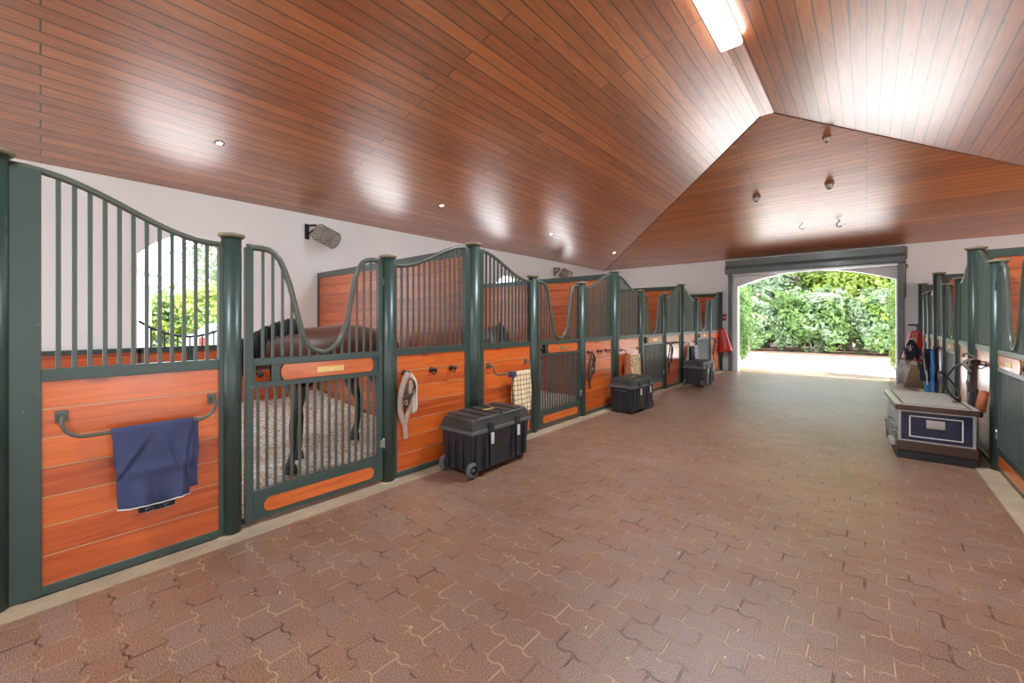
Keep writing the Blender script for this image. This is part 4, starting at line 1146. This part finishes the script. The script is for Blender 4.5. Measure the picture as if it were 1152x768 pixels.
foliage('shrub', (.9, HY-1.0, 0), (1.85, 1.3, 3.2), 9000, .13, ['leafP', 'leafG', 'leafY'], 'pale green shrub right of centre at the driveway edge', 'shrub', 'shrubs beyond the doorway', None, 18, .55)
foliage('shrub', (4.3, HY-.9, 0), (1.7, 1.2, 3.2), 7000, .13, ['leafG', 'leafY', 'leafP'], 'green shrub at the right end of the driveway edge', 'shrub', 'shrubs beyond the doorway', None, 19, .55)
foliage('creeper', (-3.28, YF+1.35, 0), (.34, .85, 3.1), 5000, .055, ['leafD', 'leafG'], 'leafy creeper growing up outside the left side of the doorway', 'creeper', None, (.02, .9), 31, .5)
foliage('creeper', (.80, YF+1.3, 0), (.36, .85, 3.5), 5000, .055, ['leafD', 'leafY'], 'leafy creeper growing up outside the right side of the doorway', 'creeper', None, (.02, .9), 32, .5)
foliage('creeper_fringe', (XC, YF+.55, 2.98), (1.9, .2, .42), 1500, .05, ['leafG', 'leafY'], 'thin fringe of creeper hanging over the top of the doorway arch', 'creeper', None, (.01, .5), 33, .4)
foliage('hedge', (-2.6, HY+5.2, 0), (10.5, 1.2, 7.5), 26000, .24, ['leafG', 'leafD', 'leafP'], 'dense tall dark green hedge filling the gaps behind the trees beyond the doorway', 'hedge', None, (.1, .7), 51, .6)
mb = MB(); mb.box(-18, 13, HY-2.4, HY+16, -.05, .03, .01); o = mb.build('planting_bed', 'soil'); tag(o, kind='structure')
# ivy-side grass tufts? (left as ground)
# outside the stall windows
foliage('hedge', (-20.5, 6.3, 0), (1.2, 5.9, 3.25), 16000, .13, ['leafY', 'leafG', 'leafY'], 'bright yellow green hedge seen through the nearest stall opening', 'hedge', None, (.05, .5), 41, .6)
foliage('bare_tree', (-24., 8.5, 1.5), (2.2, 5., 7.0), 14000, .13, ['leafP', 'leafK'], 'pale airy tree above the hedge seen through the nearest stall opening', 'tree', None, (.11, .75), 42, .2)
foliage('green_tree', (-26.5, 0.5, 1.5), (1.5, 2., 5.6), 4000, .14, ['leafG', 'leafP'], 'small green tree behind the grey roofed house', 'tree', None, (.1, .75), 44, .3)
e = empty('house', (-15.6, 2.5, 0), 0, 'white house with grey tiled roof seen through the nearest stall opening', 'house')
MB().box(-8, -.35, -9, -.35, 0, 2.75).build('wall', 'wallout', e)
mb = MB(); zz = 2.85
v = [mb.bm.verts.new(p) for p in ((-8.5, -9.5, zz), (0, -9.5, zz), (0, 0, zz), (-8.5, 0, zz), (-4.2, -5.2, zz+1.9), (-4.2, -4.2, zz+1.9))]
for f in ((0, 1, 4), (1, 2, 5, 4), (2, 3, 5), (3, 0, 4, 5), (0, 1, 2, 3)): mb.bm.faces.new([v[i] for i in f])
mb.build('roof', 'rooftile', e)
MB().box(-8.5, .03, -9.5, .03, 2.66, 2.86, .01).build('fascia', 'white', e)
# car
e = empty('car', (-12.75, 2.45, 0), 0, 'parked white car with red tail light seen through the nearest stall opening', 'car')
prof = [(0.05, .35), (0, .7), (.05, 1.22), (.22, 1.27), (.50, 1.52), (1.0, 1.58), (2.5, 1.56), (3.25, 1.10), (4.2, .95), (4.4, .7), (4.35, .35)]
mb = MB(); A = []
for sx_, k in ((-.9, 0), (-.82, 1), (.82, 1), (.9, 0)):
    A.append([mb.bm.verts.new((sx_ if z < 1.15 else sx_*.86, y, z)) for y, z in prof])
for P0, P1 in zip(A, A[1:]):
    for i in range(len(prof)-1): mb.bm.faces.new((P0[i], P0[i+1], P1[i+1], P1[i])).smooth = False
    mb.bm.faces.new((P0[-1], P0[0], P1[0], P1[-1]))
mb.bm.faces.new(A[0]); mb.bm.faces.new(A[-1][::-1])
mb.build('body', 'carpaint', e)
mb = MB(); mb.prism([(.48, 1.16), (.80, 1.48), (2.45, 1.48), (2.95, 1.16)], .80, .815, 'x'); mb.build('side_window', 'carglass', e)
mb = MB(); q = [(.68, .225, 1.29), (-.68, .225, 1.29), (-.62, .46, 1.49), (.62, .46, 1.49)]
mb.quad(*[(a, b-.02, c) for a, b, c in q]); mb.build('rear_window', 'carglass', e)
for s in (-1, 1): MB().box(*sorted((s*.78, s*.905)), -.01, .14, .98, 1.22, .02).build('tail_light', 'taillight', e)
for s in (-1, 1):
    for y in (.85, 3.5): MB().lathe([(0, -.1), (.30, -.1), (.32, -.06), (.32, .06), (.30, .1), (0, .1)], s*.82, y, 20, .32, 'x').build('wheel', 'rubber', e)

# ---------------------------------------------------------------- straw bits on the floor
random.seed(12)
mb = MB()
for k in range(260):
    if k < 120: x, y = random.uniform(-3.3, .8), random.uniform(.4, 5)
    elif k < 200: x, y = random.uniform(-3.4, -2.6), random.uniform(.6, 6)
    else: x, y = random.uniform(-2, .9), random.uniform(1.5, 4)
    a = random.uniform(0, PI); l = random.uniform(.003, .016); w = random.uniform(.001, .003)
    c, s = math.cos(a), math.sin(a); z = .0015
    mb.quad((x-c*l-s*w, y-s*l+c*w, z), (x-c*l+s*w, y-s*l-c*w, z), (x+c*l+s*w, y+s*l-c*w, z+.002), (x+c*l-s*w, y+s*l+c*w, z+.002))
o = mb.build('straw_flecks', simple('pale straw', (.75, .62, .40), .8)); tag(o, 'pale straw flecks scattered over the brick floor', 'straw', None, 'stuff')

# ---------------------------------------------------------------- camera, world, light
cam = bpy.data.cameras.new('camera'); co = bpy.data.objects.new('camera', cam); COL.objects.link(co)
co.location = CAM; co.rotation_euler = (PI/2, 0, th)
cam.lens = 460/1152*36; cam.sensor_width = 36; cam.shift_y = -23/1152; cam.clip_start = .05; cam.clip_end = 300
SC.camera = co
w = bpy.data.worlds.new('World'); SC.world = w; w.use_nodes = True; nt = w.node_tree
bg = nt.nodes['Background']; sky = nt.nodes.new('ShaderNodeTexSky'); sky.sky_type = 'NISHITA'
sky.sun_disc = False; sky.sun_elevation = math.radians(58); sky.sun_rotation = math.radians(150); sky.air_density = 1.; sky.dust_density = 2.5; sky.ozone_density = 1.
mixw = nt.nodes.new('ShaderNodeMix'); mixw.data_type = 'RGBA'; mixw.inputs[0].default_value = .6; mixw.inputs[7].default_value = (9, 9.9, 11.2, 1)
nt.links.new(sky.outputs[0], mixw.inputs[6]); nt.links.new(mixw.outputs[2], bg.inputs[0]); bg.inputs[1].default_value = 1.
sun = bpy.data.lights.new('sun', 'SUN'); sun.energy = 20; sun.angle = math.radians(1.0); sun.color = (1, .97, .92)
so = bpy.data.objects.new('sun', sun); COL.objects.link(so)
d = Vector((-.45, -.04, -.87)); so.rotation_euler = d.to_track_quat('-Z', 'Y').to_euler()
vs = SC.view_settings; vs.view_transform = 'Standard'; vs.look = 'None'; vs.gamma = 1; vs.use_curve_mapping = False; vs.exposure = -.25
SC.cycles.use_denoising = True
try: SC.cycles.denoiser = 'OPENIMAGEDENOISE'
except Exception: pass
SC.cycles.max_bounces = 10; SC.cycles.diffuse_bounces = 6; SC.cycles.glossy_bounces = 4
SC.cycles.sample_clamp_indirect = 8
